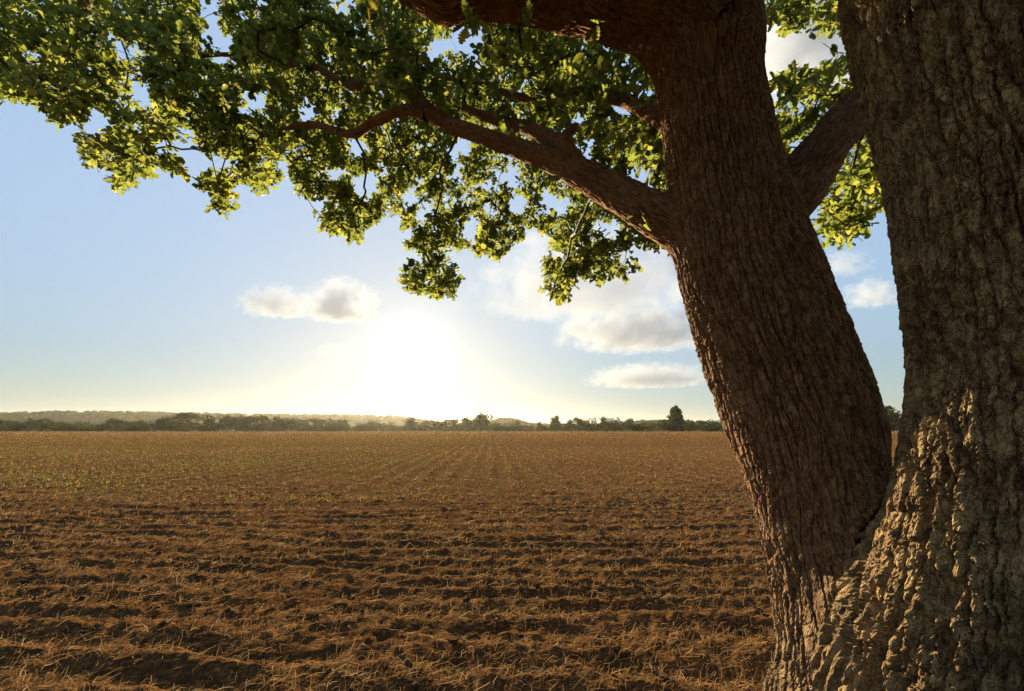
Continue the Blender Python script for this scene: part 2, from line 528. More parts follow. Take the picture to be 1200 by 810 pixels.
def far_crown(seed, kind):
    """crown in units of the tree's height 1; lobed, open at the edge"""
    g = np.random.default_rng(seed)
    lob = []
    if kind == 'cone':
        for k in range(16):
            h = 0.10 + 0.86 * k / 15
            r = 0.27 * (1 - ((h - 0.35) / 0.66) ** 2) if h > 0.35 else 0.25
            a = k * 2.4
            lob.append((0.10 * math.cos(a), 0.10 * math.sin(a), h, max(0.07, r * 0.8), 0.13))
    elif kind == 'bush':
        for k in range(9):
            a = g.uniform(0, 6.3); q = g.uniform(0, 0.55)
            lob.append((q * math.cos(a), q * math.sin(a), g.uniform(0.10, 0.72), g.uniform(0.22, 0.34), g.uniform(0.20, 0.30)))
    else:
        for k in range(13):
            a = g.uniform(0, 6.3); q = g.uniform(0, 0.42)
            h = g.uniform(0.14, 0.82 - 0.35 * q)
            lob.append((q * math.cos(a), q * math.sin(a), h, g.uniform(0.19, 0.28), g.uniform(0.15, 0.22)))
    C = []; N = []; Tn = []
    for (x, y, z, r, rz) in lob:
        n = 100
        d = g.normal(size=(n, 3)); d /= np.linalg.norm(d, axis=1)[:, None]
        rr = g.uniform(0.55, 1.06, n)[:, None]
        C.append(np.array([x, y, z]) + d * rr * np.array([r, r, rz])); N.append(d + 0.6 * g.normal(size=(n, 3)))
        Tn.append(np.clip(0.35 + 0.22 * g.normal() + 0.22 * g.normal(size=n), 0, 1))
    C = np.concatenate(C); N = np.concatenate(N); N /= np.linalg.norm(N, axis=1)[:, None]
    C[:, 2] *= 0.985 / C[:, 2].max(); ok = (C[:, 2] > 0.01) & (C[:, 2] < 1.0); C = C[ok]; N = N[ok]; Tn = np.concatenate(Tn)[ok]
    V, F = leaf_quads(C, N, 0.036, g)
    return mesh_np('far_crown', V, F, FAR_LEAF, False, {'tint': np.repeat(Tn, 5)})

def far_trunk(seed):
    g = np.random.default_rng(seed)
    n = 6; s = np.linspace(0, 1, n)
    ax = np.stack([0.02 * g.normal() * s, 0.02 * g.normal() * s, s * 0.62], -1)
    ang = np.linspace(0, 2 * math.pi, 8)[:-1]
    ring = np.stack([np.cos(ang), np.sin(ang), 0 * ang], -1)
    rad = 0.030 * (1 - 0.75 * s) + 0.018 * np.exp(-s * 14)
    V = [(ax[:, None] + ring[None] * rad[:, None, None]).reshape(-1, 3)]; F = [grid_faces(n, 7, True)]; off = n * 7
    for k in range(4):
        a = k * 1.6 + g.uniform(0, 1); st = np.array([0, 0, 0.26 + 0.08 * k]); en = st + np.array([0.28 * math.cos(a), 0.28 * math.sin(a), 0.22])
        V.append((np.stack([st, en])[:, None] + ring[None] * np.array([0.012, 0.004])[:, None, None]).reshape(-1, 3))
        F.append(grid_faces(2, 7, True) + off); off += 14
    return mesh_np('far_trunk', np.concatenate(V), F, FAR_BARK, True)
CROWN = {k: [far_crown(100 + i * 7 + len(k), k) for i in range(4 if k != 'cone' else 1)] for k in ('round', 'bush', 'cone')}
TRUNK = [far_trunk(3), far_trunk(4)]

def far_tree(name, u, vtop, Y, wpx, kind, variant, label, group=None):
    base = P(u, 503, Y)
    h = P(u, vtop - 1.2, Y)[2] + 0.32
    t = link(name, None, None, (base[0], Y, -0.32), label=label, category='tree' if kind != 'bush' else 'bush')
    if group:
        t['group'] = group
    wid = wpx * 1.15 * Y / FPX
    halfw = {'round': 0.60, 'bush': 0.72, 'cone': 0.36}[kind] * 2
    sx = wid / halfw
    t.rotation_euler = (0, 0, 0)
    tr = link('trunk', TRUNK[variant % 2], t); tr.scale = (h, h, h)
    cr = link('crown', CROWN[kind][variant % len(CROWN[kind])], t)
    cr.rotation_euler = (0, 0, variant * 1.37); cr.scale = (sx, sx, h)
    return t

ORD = ['first', 'second', 'third', 'fourth', 'fifth', 'sixth', 'seventh', 'eighth', 'ninth', 'tenth', 'eleventh', 'twelfth', 'thirteenth', 'fourteenth', 'fifteenth', 'sixteenth', 'seventeenth', 'eighteenth', 'nineteenth', 'twentieth']
# (u, v of the top, distance, width in px, kind)
LEFT = [(-14, 494, 310, 34, 'bush'), (8, 493, 312, 30, 'round'), (30, 494, 306, 26, 'bush'), (48, 491, 315, 26, 'round'), (66, 494, 308, 24, 'bush'), (84, 495, 305, 26, 'bush'),
        (102, 494, 312, 24, 'bush'), (118, 495, 304, 22, 'bush'), (138, 491, 315, 26, 'round'), (152, 494, 300, 16, 'bush'), (164, 493, 312, 24, 'round'), (188, 490, 310, 22, 'round')]
MIDL = [(214, 484, 318, 48, 'round'), (246, 490, 308, 26, 'round'), (268, 487, 312, 32, 'round'), (284, 490, 304, 18, 'round'), (304, 488, 312, 36, 'round'), (324, 489, 306, 24, 'round'), (340, 491, 312, 30, 'round'),
        (356, 494, 304, 18, 'bush'), (374, 491, 310, 30, 'round'), (400, 492, 314, 32, 'round'), (424, 496, 306, 20, 'bush'), (440, 494, 312, 26, 'round'), (462, 497, 308, 18, 'bush')]
MIDR = [(482, 490, 330, 24, 'round'), (494, 494, 310, 24, 'bush'), (512, 494, 330, 26, 'round'), (530, 492, 318, 24, 'round'), (546, 490, 322, 28, 'round'), (563, 485, 312, 24, 'round'), (580, 496, 318, 22, 'bush'),
        (592, 497, 310, 14, 'bush'), (606, 494, 320, 16, 'round'), (622, 499, 318, 16, 'bush'), (633, 495, 305, 10, 'round')]
RIGHT = [(652, 488, 310, 18, 'round'), (666, 492, 304, 18, 'bush'), (680, 490, 312, 18, 'round'), (694, 490, 306, 18, 'bush'), (708, 489, 312, 18, 'round'), (722, 490, 306, 16, 'bush'), (736, 491, 310, 18, 'round'),
         (752, 493, 304, 18, 'bush'), (766, 494, 312, 16, 'bush'), (779, 492, 308, 16, 'round')]
BEYOND = [(808, 493, 300, 22, 'bush'), (824, 493, 306, 18, 'round'), (838, 492, 300, 18, 'bush'), (856, 491, 306, 24, 'round'), (1046, 476, 300, 40, 'round'), (1072, 482, 296, 34, 'round')]
def plant(lst, where, grp, special=()):
    special = dict(special)
    for i, (u, vt, Y, w, k) in enumerate(lst):
        nm = 'hedgerow_bush' if k == 'bush' else 'hedgerow_tree'
        lab = special.get(i) or '%s %s from the left %s' % (ORD[i], 'low bush' if k == 'bush' else 'small round tree', where)
        far_tree(nm, u, vt, Y, w, k, i * 3 + len(where), lab, grp)
plant(LEFT, 'in the dark far hedge below the wooded ridge', 'trees of the far left hedge')
plant(MIDL, 'among the trees left of the sun', 'far trees left of the sun', {0: 'largest broad tree of the far hedge left of the sun'}.items())
plant(MIDR, 'in the hazy clump right of the sun', 'hazy far trees right of the sun', {5: 'tall domed tree rising above the hazy clump right of the sun'}.items())
plant(RIGHT, 'in the dense hedge right of centre', 'trees of the far right hedge', {0: 'rounded tree at the left end of the dense hedge right of centre'}.items())
plant(BEYOND, 'after the tall lone tree', 'far trees behind the oak', {4: 'tree glimpsed far off through the fork of the oak', 5: 'tree mostly hidden behind the right stem of the oak'}.items())
far_tree('lone_tree', 793, 476.5, 296, 21, 'cone', 0, 'tall lone egg-shaped tree standing above the far hedge near the oak')

# low hedges along the field's end
def hedge(u0, u1, vtop, Y, label):
    g = np.random.default_rng(int(u0) + 900)
    a = P(u0, 503, Y); b = P(u1, 503, Y); n = int((b[0] - a[0]) * 26)
    f = g.random(n); hh = (P(u0, vtop, Y)[2] + 0.3) * (0.55 + 0.55 * vnoise(f * (b[0] - a[0]) / 9.0, np.zeros(n), 5))
    C = np.stack([(b[0] - a[0]) * (f - 0.5), g.normal(0, 1.0, n), hh * g.random(n) ** 0.7], -1)
    N = g.normal(size=(n, 3)); N /= np.linalg.norm(N, axis=1)[:, None]
    V, F = leaf_quads(C, N, 0.42, g)
    t = link('hedge', None, None, ((a[0] + b[0]) / 2, Y, -0.32), label=label, category='hedge')
    link('foliage', mesh_np('hedge', V, F, FAR_LEAF, False, {'tint': np.repeat(np.clip(0.3 + 0.25 * g.normal(size=n), 0, 1), 5)}), t)
    k = np.arange(-0.5, 0.5, 3.0 / (b[0] - a[0])); SV = []; SF = []
    for i, q in enumerate(k):
        x = q * (b[0] - a[0]); r = 0.06
        SV += [(x - r, -r, 0), (x + r, -r, 0), (x + r, r, 0), (x - r, r, 0), (x + .3 - r, -r, 1.6), (x + .3 + r, -r, 1.6), (x + .3 + r, r, 1.6), (x + .3 - r, r, 1.6)]
        SF += [(8 * i + p, 8 * i + (p + 1) % 4, 8 * i + 4 + (p + 1) % 4, 8 * i + 4 + p) for p in range(4)]
    link('stems', mesh_np('hedge_stems', np.array(SV), np.array(SF), FAR_BARK), t, kind='stuff')
hedge(-60, 205, 497, 298, 'low dark hedge along the field end at far left')
hedge(200, 475, 498.5, 300, 'low hedge along the field end left of the sun')
hedge(478, 640, 499, 302, 'low hazy hedge along the field end below the sun glow')
hedge(636, 1075, 497, 299, 'low hedge along the field end right of centre')

m = NT('wood_floor')
HILL_MAT = m.done(m.principled(m.ramp(m.noise(m.pos(), 0.05, 4), [(0.3, (0.028, 0.034, 0.012)), (0.7, (0.055, 0.062, 0.022))]), 0.95, None, 0.0))
# ridge with its wood
def ridge(name, pts, Y, depth, label):
    us = np.linspace(pts[0][0], pts[-1][0], 90)
    top = np.interp(us, [p[0] for p in pts], [p[1] for p in pts])
    rows = []
    prof = [(0.0, 0.0), (0.25, 0.45), (0.5, 0.82), (0.75, 0.98), (1.0, 1.0), (1.3, 0.8), (2.0, -0.05)]
    for (a, b) in prof:
        yy = Y - depth + a * depth
        x = (us - 600) / FPX / math.cos(PITCH) * Y
        h = np.array([P(u, v, Y)[2] for u, v in zip(us, top)])
        rows.append(np.stack([x, np.full_like(x, yy), -0.6 + h * b * 0.93], -1))
    V = np.array(rows)
    link('hill', mesh_np('hill', V.reshape(-1, 3), grid_faces(len(prof), len(us)), HILL_MAT, True), kind='structure')
    g = np.random.default_rng(len(pts) + int(Y))
    C = []; Nn = []; T = []
    n_t = 1500
    for k in range(n_t):
        a = g.uniform(0, 1.15); i = g.uniform(0, 1) * (len(us) - 1.01); i0 = int(i); f = i - i0
        pr = np.interp(a, [p[0] for p in prof], [p[1] for p in prof])
        x = ((us[i0] * (1 - f) + us[i0 + 1] * f) - 600) / FPX / math.cos(PITCH) * Y
        h = P(0, top[i0] * (1 - f) + top[i0 + 1] * f, Y)[2]
        c = np.array([x, Y - depth + a * depth, -0.6 + h * pr * 0.93 + 1.0])
        rr = g.uniform(5, 9)
        d = g.normal(size=(14, 3)); d /= np.linalg.norm(d, axis=1)[:, None]; d[:, 2] = np.abs(d[:, 2])
        C.append(c + d * rr * np.array([1, 1, 0.62])); Nn.append(d + 0.4 * g.normal(size=(14, 3))); T.append(np.full(14, np.clip(0.4 + 0.25 * g.normal(), 0, 1)))
    C = np.concatenate(C); Nn = np.concatenate(Nn); Nn /= np.linalg.norm(Nn, axis=1)[:, None]
    V, F = leaf_quads(C, Nn, 3.2, g)
    link('far_wood', mesh_np('far_wood', V, F, FAR_LEAF, False, {'tint': np.repeat(np.concatenate(T), 5)}), kind='stuff', label=label, category='wood')
ridge('a', [(-420, 488), (-200, 486), (0, 485), (60, 485), (150, 482.5), (240, 484.5), (340, 486.5), (420, 487), (470, 488.5), (500, 492), (540, 499), (580, 503)], 1500, 420, 'long hazy wooded ridge on the left skyline')
ridge('b', [(560, 502), (575, 496), (590, 491.5), (605, 493), (620, 499), (700, 500), (735, 496), (760, 494), (800, 497), (1000, 498), (1200, 497)], 1150, 260, 'low hazy wooded rise behind the trees right of the sun')

# ------------------------------------------------------------------ the hazy air
m = NT('haze')
pv = m.n('ShaderNodeVolumePrincipled')
pv.inputs['Color'].default_value = (0.98, 0.93, 0.84, 1)
pv.inputs['Density'].default_value = 0.000038
pv.inputs['Anisotropy'].default_value = 0.65
HAZE_MAT = m.done(None, pv.outputs[0])
def box_mesh(name, lo, hi, mat):
    x0, y0, z0 = lo; x1, y1, z1 = hi
    V = [(x0, y0, z0), (x1, y0, z0), (x1, y1, z0), (x0, y1, z0), (x0, y0, z1), (x1, y0, z1), (x1, y1, z1), (x0, y1, z1)]
    F = [(0, 3, 2, 1), (4, 5, 6, 7), (0, 1, 5, 4), (1, 2, 6, 5), (2, 3, 7, 6), (3, 0, 4, 7)]
    return mesh_np(name, np.array(V), np.array(F), mat)
link('haze', box_mesh('haze', (-2900, -1900, -1.6), (2900, 3700, 84), HAZE_MAT), kind='stuff')

# ------------------------------------------------------------------ clouds
def cloud(u0, u1, v0, v1, Y, dens, seed, label, flat=0.35, rough=1.0, depth=None, wisp=0.0):
    c = P((u0 + u1) / 2, (v0 + v1) / 2, Y)
    a = P(u0, (v0 + v1) / 2, Y); b = P(u1, (v0 + v1) / 2, Y)
    t_ = P((u0 + u1) / 2, v0, Y); bt = P((u0 + u1) / 2, v1, Y)
    sx = (b[0] - a[0]) / 2 * 1.15; sz = (t_[2] - bt[2]) / 2 * 1.25; sy = depth or sx * 0.8
    m = NT('cloud_vapour')
    oc = m.objco()
    sp = m.n('ShaderNodeSeparateXYZ'); m.l(oc, sp.inputs[0])
    wv = m.n('ShaderNodeVectorMath', operation='ADD'); wv.inputs[1].default_value = (seed * 3.7, seed * 1.3, seed * 2.1)
    sv = m.n('ShaderNodeVectorMath', operation='MULTIPLY'); k = 1.0 / max(sz, 1)
    sv.inputs[1].default_value = (sx * k * 0.8, sy * k * 0.8, 0.9)
    m.l(oc, sv.inputs[0]); m.l(sv.outputs[0], wv.inputs[0])
    nz = m.noise(wv.outputs[0], 2.3 * rough, 10, 0.68)
    ln = m.n('ShaderNodeVectorMath', operation='LENGTH'); m.l(oc, ln.inputs[0])
    fall = m.math('SUBTRACT', 1.0, ln.outputs[1])
    # a flatter base
    low = m.math('MULTIPLY', m.math('MAXIMUM', m.math('SUBTRACT', -flat, sp.outputs[2]), 0.0), 3.0)
    sh = m.math('SUBTRACT', m.math('ADD', m.math('MULTIPLY', fall, 1.0), m.math('MULTIPLY', m.math('SUBTRACT', nz, 0.5), 3.0)), low)
    sh = m.math('SUBTRACT', sh, 0.22 + wisp)
    de = m.math('MULTIPLY', m.math('MINIMUM', m.math('MAXIMUM', m.math('MULTIPLY', sh, 1.1), 0.0), 0.5), dens * 0.165)
    edge = m.math('MULTIPLY', m.math('MULTIPLY', fall, 6.0, clamp=True), de)
    pv = m.n('ShaderNodeVolumePrincipled')
    pv.inputs['Color'].default_value = (0.76, 0.80, 0.87, 1)
    pv.inputs['Anisotropy'].default_value = 0.0
    m.l(edge, pv.inputs['Density'])
    mat = m.done(None, pv.outputs[0])
    nr, nc = 14, 22
    V = []
    for i in range(nr):
        ph = math.pi * (i + 0.05) / (nr - 0.9)
        for j in range(nc):
            th = 2 * math.pi * j / nc
            V.append((math.sin(ph) * math.cos(th), math.sin(ph) * math.sin(th), math.cos(ph)))
    me = mesh_np('cloud', np.array(V), [grid_faces(nr, nc, True)[:, ::-1], np.array([list(range(nc))]), np.array([[(nr - 1) * nc + j for j in range(nc - 1, -1, -1)]])], mat, True)
    o = link('cloud', me, None, tuple(c), label=label, category='cloud', group='clouds in the evening sky')
    o.scale = (sx, sy, sz)
    return o
cloud(352, 446, 330, 388, 4200, 0.085, 1, 'rounded grey-bottomed cumulus cloud left of the sun')
cloud(280, 372, 338, 378, 4300, 0.06, 2, 'small flat cumulus cloud at the far left beside the rounded one', rough=1.2)
cloud(366, 418, 404, 422, 4600, 0.03, 3, 'tiny pale wisp of cloud just left of the sun', wisp=0.05)
cloud(560, 840, 268, 396, 4400, 0.022, 4, 'broad pale cloud bank behind the hanging oak branches', rough=1.3)
cloud(650, 850, 366, 418, 4200, 0.05, 5, 'grey lens-shaped cloud beside the leaning oak stem')
cloud(684, 836, 428, 460, 5200, 0.045, 6, 'thin low cloud streak above the far right hedge', rough=1.2)
cloud(985, 1060, 325, 368, 4400, 0.035, 7, 'small white cloud wisp seen in the gap between the oak stems', rough=1.3, wisp=0.05)
cloud(950, 1020, 294, 330, 4400, 0.025, 8, 'faint cloud wisp just below the leaves between the oak stems', rough=1.3, wisp=0.05)
cloud(860, 1030, -10, 120, 4200, 0.05, 9, 'grey cloud seen between the oak stems near the top', rough=1.0)

# ------------------------------------------------------------------ the oak: stems and boughs
class Limb:
    def __init__(self, pts, rad, step=0.03):
        pts = np.asarray(pts, float); rad = np.asarray(rad, float)
        seg = np.linalg.norm(np.diff(pts, axis=0), axis=1)
        t = np.concatenate([[0], np.cumsum(seg)])
        n = max(8, int(t[-1] / step))
        s = np.linspace(0, t[-1], n)
        # Catmull-Rom through the given points
        def cr(vals):
            vals = np.asarray(vals, float)
            k = np.clip(np.searchsorted(t, s, side='right') - 1, 0, len(t) - 2)
            f = ((s - t[k]) / np.maximum(t[k + 1] - t[k], 1e-9))
            p0 = vals[np.maximum(k - 1, 0)]; p1 = vals[k]; p2 = vals[k + 1]; p3 = vals[np.minimum(k + 2, len(t) - 1)]
            if vals.ndim > 1:
                f = f[:, None]
            return 0.5 * (2 * p1 + (p2 - p0) * f + (2 * p0 - 5 * p1 + 4 * p2 - p3) * f ** 2 + (3 * p1 - p0 - 3 * p2 + p3) * f ** 3)
        self.c = cr(pts); self.r = np.maximum(cr(rad), 0.002); self.s = s; self.n = n
        self.t = np.gradient(self.c, axis=0); self.t /= np.linalg.norm(self.t, axis=1)[:, None]
        # sparse chain for distances
        idx = np.unique(np.linspace(0, n - 1, max(5, min(36, n // 4))).astype(int))
        self.qc = self.c[idx]; self.qr = self.r[idx]
    def sdf(self, p):
        best = np.full(len(p), 1e9)
        for a, b, ra, rb in zip(self.qc[:-1], self.qc[1:], self.qr[:-1], self.qr[1:]):
            ab = b - a
            h = np.clip(((p - a) @ ab) / (ab @ ab), 0, 1)
            d = np.linalg.norm(p - a - h[:, None] * ab, axis=1) - (ra + (rb - ra) * h)
            best = np.minimum(best, d)
        return best

def smin(a, b, k):
    h = np.clip(0.5 + 0.5 * (b - a) / k, 0, 1)
    return b * (1 - h) + a * h - k * h * (1 - h)

def stem_at(uL, uR, v, D):
    """centre and radius of an upright stem whose two edges show at uL and uR on picture row v, D metres off"""
    aL = P(uL, v, 1.0); aR = P(uR, v, 1.0)
    a0 = math.atan2(aL[0], 1.0); a1 = math.atan2(aR[0], 1.0)
    am = (a0 + a1) / 2
    umid = 600 + math.tan(am) * (math.cos(PITCH) - (405 - v) / FPX * math.sin(PITCH)) * FPX
    c = P(umid, v, D * math.cos(am))
    return c, D * math.sin((a1 - a0) / 2)

def stem(rows):
    a = [stem_at(*r) for r in rows]
    return [x[0] for x in a], [x[1] for x in a]

# leaning stem (left) and upright stem (right); they join in one stool below the fork
cL, rL = stem([(893, 1180, 905, 2.42), (915, 1130, 810, 2.50), (907, 1090, 720, 2.62), (893, 1058, 640, 2.76), (880, 1050, 580, 2.86), (853, 1043, 500, 2.98), (820, 1003, 400, 3.10), (792, 958, 300, 3.17), (781, 920, 200, 3.22), (770, 898, 100, 3.26), (752, 892, 0, 3.30)])
d = cL[-1] - cL[-2]
cL += [cL[-1] + d * 1.0 + np.array((0.0, 0.03, 0)), cL[-1] + d * 2.6 + np.array((0.05, 0.15, 0)), cL[-1] + d * 4.6 + np.array((0.2, 0.3, 0))]
rL += [rL[-1] * 0.86, rL[-1] * 0.6, rL[-1] * 0.3]
foot = cL[0].copy(); foot[2] = -0.15; foot[0] += 0.04
cL = [foot] + cL; rL = [rL[0] * 1.3] + rL
cR, rR = stem([(990, 1640, 905, 2.30), (1014, 1600, 810, 2.30), (1032, 1560, 720, 2.32), (1045, 1530, 640, 2.34), (1055, 1505, 560, 2.36), (1062, 1480, 470, 2.38), (1057, 1460, 380, 2.38), (1041, 1445, 280, 2.37), (1025, 1430, 180, 2.36), (1002, 1410, 80, 2.35), (983, 1395, 0, 2.35)])
d = cR[-1] - cR[-2]
cR += [cR[-1] + d * 2.0, cR[-1] + d * 5.0 + np.array((0.25, 0.1, 0)), cR[-1] + d * 8.0 + np.array((0.6, 0.2, 0))]
rR += [rR[-1] * 0.95, rR[-1] * 0.7, rR[-1] * 0.4]
foot = cR[0].copy(); foot[2] = -0.15
cR = [foot] + cR; rR = [rR[0] * 1.25] + rR
stemL = Limb(cL, rL); stemR = Limb(cR, rR)

def limb_px(rows, step=0.03):
    """rows: (u, v, Y, radius in px)"""
    pts = [P(u, v, Y) for u, v, Y, r in rows]
    rad = [r * Y / FPX * 0.97 for u, v, Y, r in rows]
    return Limb(pts, rad, step)

top_bough = limb_px([(830, 45, 2.80, 66), (785, 5, 2.75, 72), (735, -10, 2.66, 68), (690, -22, 2.58, 68), (640, -28, 2.50, 64), (595, -25, 2.44, 55), (555, -17, 2.40, 46), (518, -8, 2.37, 40), (490, -18, 2.35, 33), (455, -34, 2.35, 28), (400, -70, 2.40, 24), (320, -130, 2.5, 19), (240, -180, 2.7, 14)])
mid_bough = limb_px([(850, 300, 2.82, 38), (800, 267, 2.84, 31), (760, 246, 2.95, 27), (715, 221, 3.10, 23), (680, 203, 3.25, 19), (645, 188, 3.42, 16), (600, 172, 3.62, 12.5), (560, 158, 3.82, 11.5), (522, 143, 4.00, 11), (497, 127, 4.12, 10.5), (484, 110, 4.22, 9.5), (470, 98, 4.35, 8.5), (445, 95, 4.55, 7.5), (415, 102, 4.8, 6), (390, 90, 5.0, 5), (365, 77, 5.2, 4.5), (320, 74, 5.5, 3.6), (270, 64, 5.8, 3.0), (215, 68, 6.1, 2.2)])
cross_bough = limb_px([(868, 275, 2.80, 40), (905, 250, 2.86, 37), (938, 214, 2.95, 33), (966, 175, 3.05, 28), (992, 142, 3.2, 27), (1030, 105, 3.45, 27), (1075, 60, 3.8, 24), (1130, 0, 4.2, 20)])
back_bough = limb_px([(812, 175, 3.1, 15), (770, 138, 3.5, 10.5), (725, 116, 4.0, 8.5), (680, 108, 4.4, 7), (640, 116, 4.7, 6), (600, 112, 5.0, 5.5), (560, 98, 5.3, 5), (510, 88, 5.6, 4), (450, 66, 6.0, 4)])
fork_bough = limb_px([(690, 207, 3.22, 12), (662, 178, 3.38, 13), (640, 160, 3.55, 11), (610, 148, 3.8, 8.5), (580, 140, 4.1, 7), (548, 128, 4.5, 5.5), (515, 108, 4.9, 4.5), (470, 60, 5.4, 3.5), (440, 20, 5.8, 2.5)])
knob_stub = limb_px([(682, 195, 3.2, 9), (668, 176, 3.2, 8.5), (664, 160, 3.22, 8), (672, 150, 3.25, 6.5), (676, 146, 3.26, 3)])
low_bough = limb_px([(500, 136, 4.08, 8), (478, 129, 4.15, 8), (455, 135, 4.3, 7), (432, 147, 4.45, 6.5), (414, 157, 4.6, 6), (392, 153, 4.8, 4.5), (366, 146, 5.1, 4), (335, 151, 5.4, 3.2), (295, 163, 5.7, 2.6), (240, 176, 6.0, 2)])
left_bough = limb_px([(130, -120, 4.6, 9), (112, -60, 4.75, 8), (98, 0, 4.9, 6.5), (94, 35, 5.05, 5.5), (78, 66, 5.2, 4.5), (58, 82, 5.35, 3.5), (30, 92, 5.5, 2.5), (-10, 97, 5.7, 2)])
MAIN = [stemL, stemR, top_bough, mid_bough, cross_bough, back_bough]
KBLEND = [0.0, 0.32, 0.15, 0.07, 0.10, 0.06]

def union_sdf(p, own):
    d = None
    for i, L in enumerate(MAIN):
        di = L.sdf(p)
        if d is None:
            d = di
        else:
            d = smin(d, di, KBLEND[i])
    return d

def worley_v(x, y, seed=0, jit=0.9):
    ix = np.floor(x); iy = np.floor(y)
    f1 = np.full(x.shape, 9.0); f2 = np.full(x.shape, 9.0); i1 = np.zeros(x.shape); i2 = np.zeros(x.shape); ox_ = np.zeros(x.shape); oy_ = np.zeros(x.shape)
    for oy in (-1, 0, 1):
        for ox in (-1, 0, 1):
            cx = ix + ox; cy_ = iy + oy
            h0 = _hash(cx, cy_, seed); h1 = _hash(cx, cy_, seed + 7)
            px = cx + 0.5 + jit * (h0 - 0.5) - x; py = cy_ + 0.5 + jit * (h1 - 0.5) - y
            d = np.hypot(px, py); nearer = d < f1
            f2 = np.where(nearer, f1, np.minimum(f2, d))
            i1 = np.where(nearer, (h0 * 7.31 + h1 * 3.7) % 1.0, i1); i2 = np.where(nearer, (h0 * 5.13 + h1 * 11.9) % 1.0, i2)
            ox_ = np.where(nearer, px, ox_); oy_ = np.where(nearer, py, oy_)
            f1 = np.where(nearer, d, f1)
    return f1, f2, i1, ox_, oy_, i2

def bark_relief(a, s, L, seed, elong, chunk):
    """a: metres round the stem, s: metres along it; returns relief in 0..1 (fissures at 0) and plate id"""
    wa = a + 0.38 * L * fbm(a / L * 0.45, s / L * 0.22, seed, 4, 0.62) + 0.16 * L * fbm(a / L * 2.2, s / L * 1.3, seed + 3, 4, 0.65)
    ws = s + 0.7 * L * fbm(a / L * 0.6, s / L * 0.5, seed + 5, 3, 0.6)
    f1, f2, idv, ux, uy, ia = worley_v(wa / L, ws / (elong * L), seed + 11, 0.9)
    e = f2 - f1
    ridge_ = 0.88 * sstep(0.0, 0.19, e) + 0.12 * sstep(0.1, 0.5, e)
    r2 = np.abs(vnoise(wa / L * 2.6, ws / (elong * 0.8 * L), seed + 21) - 0.5) * 2
    ridge_ = ridge_ * (0.52 + 0.48 * sstep(0.0, 0.24, r2))
    # broken plates: each a facet with its own tilt, standing up at its lower edge
    g1, g2, id2, dx, dy, ib = worley_v(wa / L * 1.25 + 3.1, ws / (1.45 * L), seed + 31, 0.98)
    facet = dx * (ib - 0.5) * 1.1 + dy * ((id2 - 0.5) * 0.7 + 0.45) + (id2 - 0.5) * 0.45
    h1, h2, id3, ex, ey, ic = worley_v(wa / L * 3.1 + 1.7, ws / L * 2.3, seed + 51, 0.98)
    facet2 = ex * (ic - 0.5) * 0.8 + ey * (id3 - 0.3) * 0.8 + (id3 - 0.5) * 0.45
    crack = sstep(0.0, 0.07, g2 - g1)
    ridge_ = ridge_ * ((1 - 0.6 * chunk + 0.6 * chunk * crack) + chunk * (1.1 * facet + 0.75 * facet2))
    ridge_ = ridge_ + 0.11 * fbm(a / L * 6.0, s / L * (20.0 / elong), seed + 41, 3, 0.75)
    return ridge_, 0.5 * id2 + 0.5 * id3

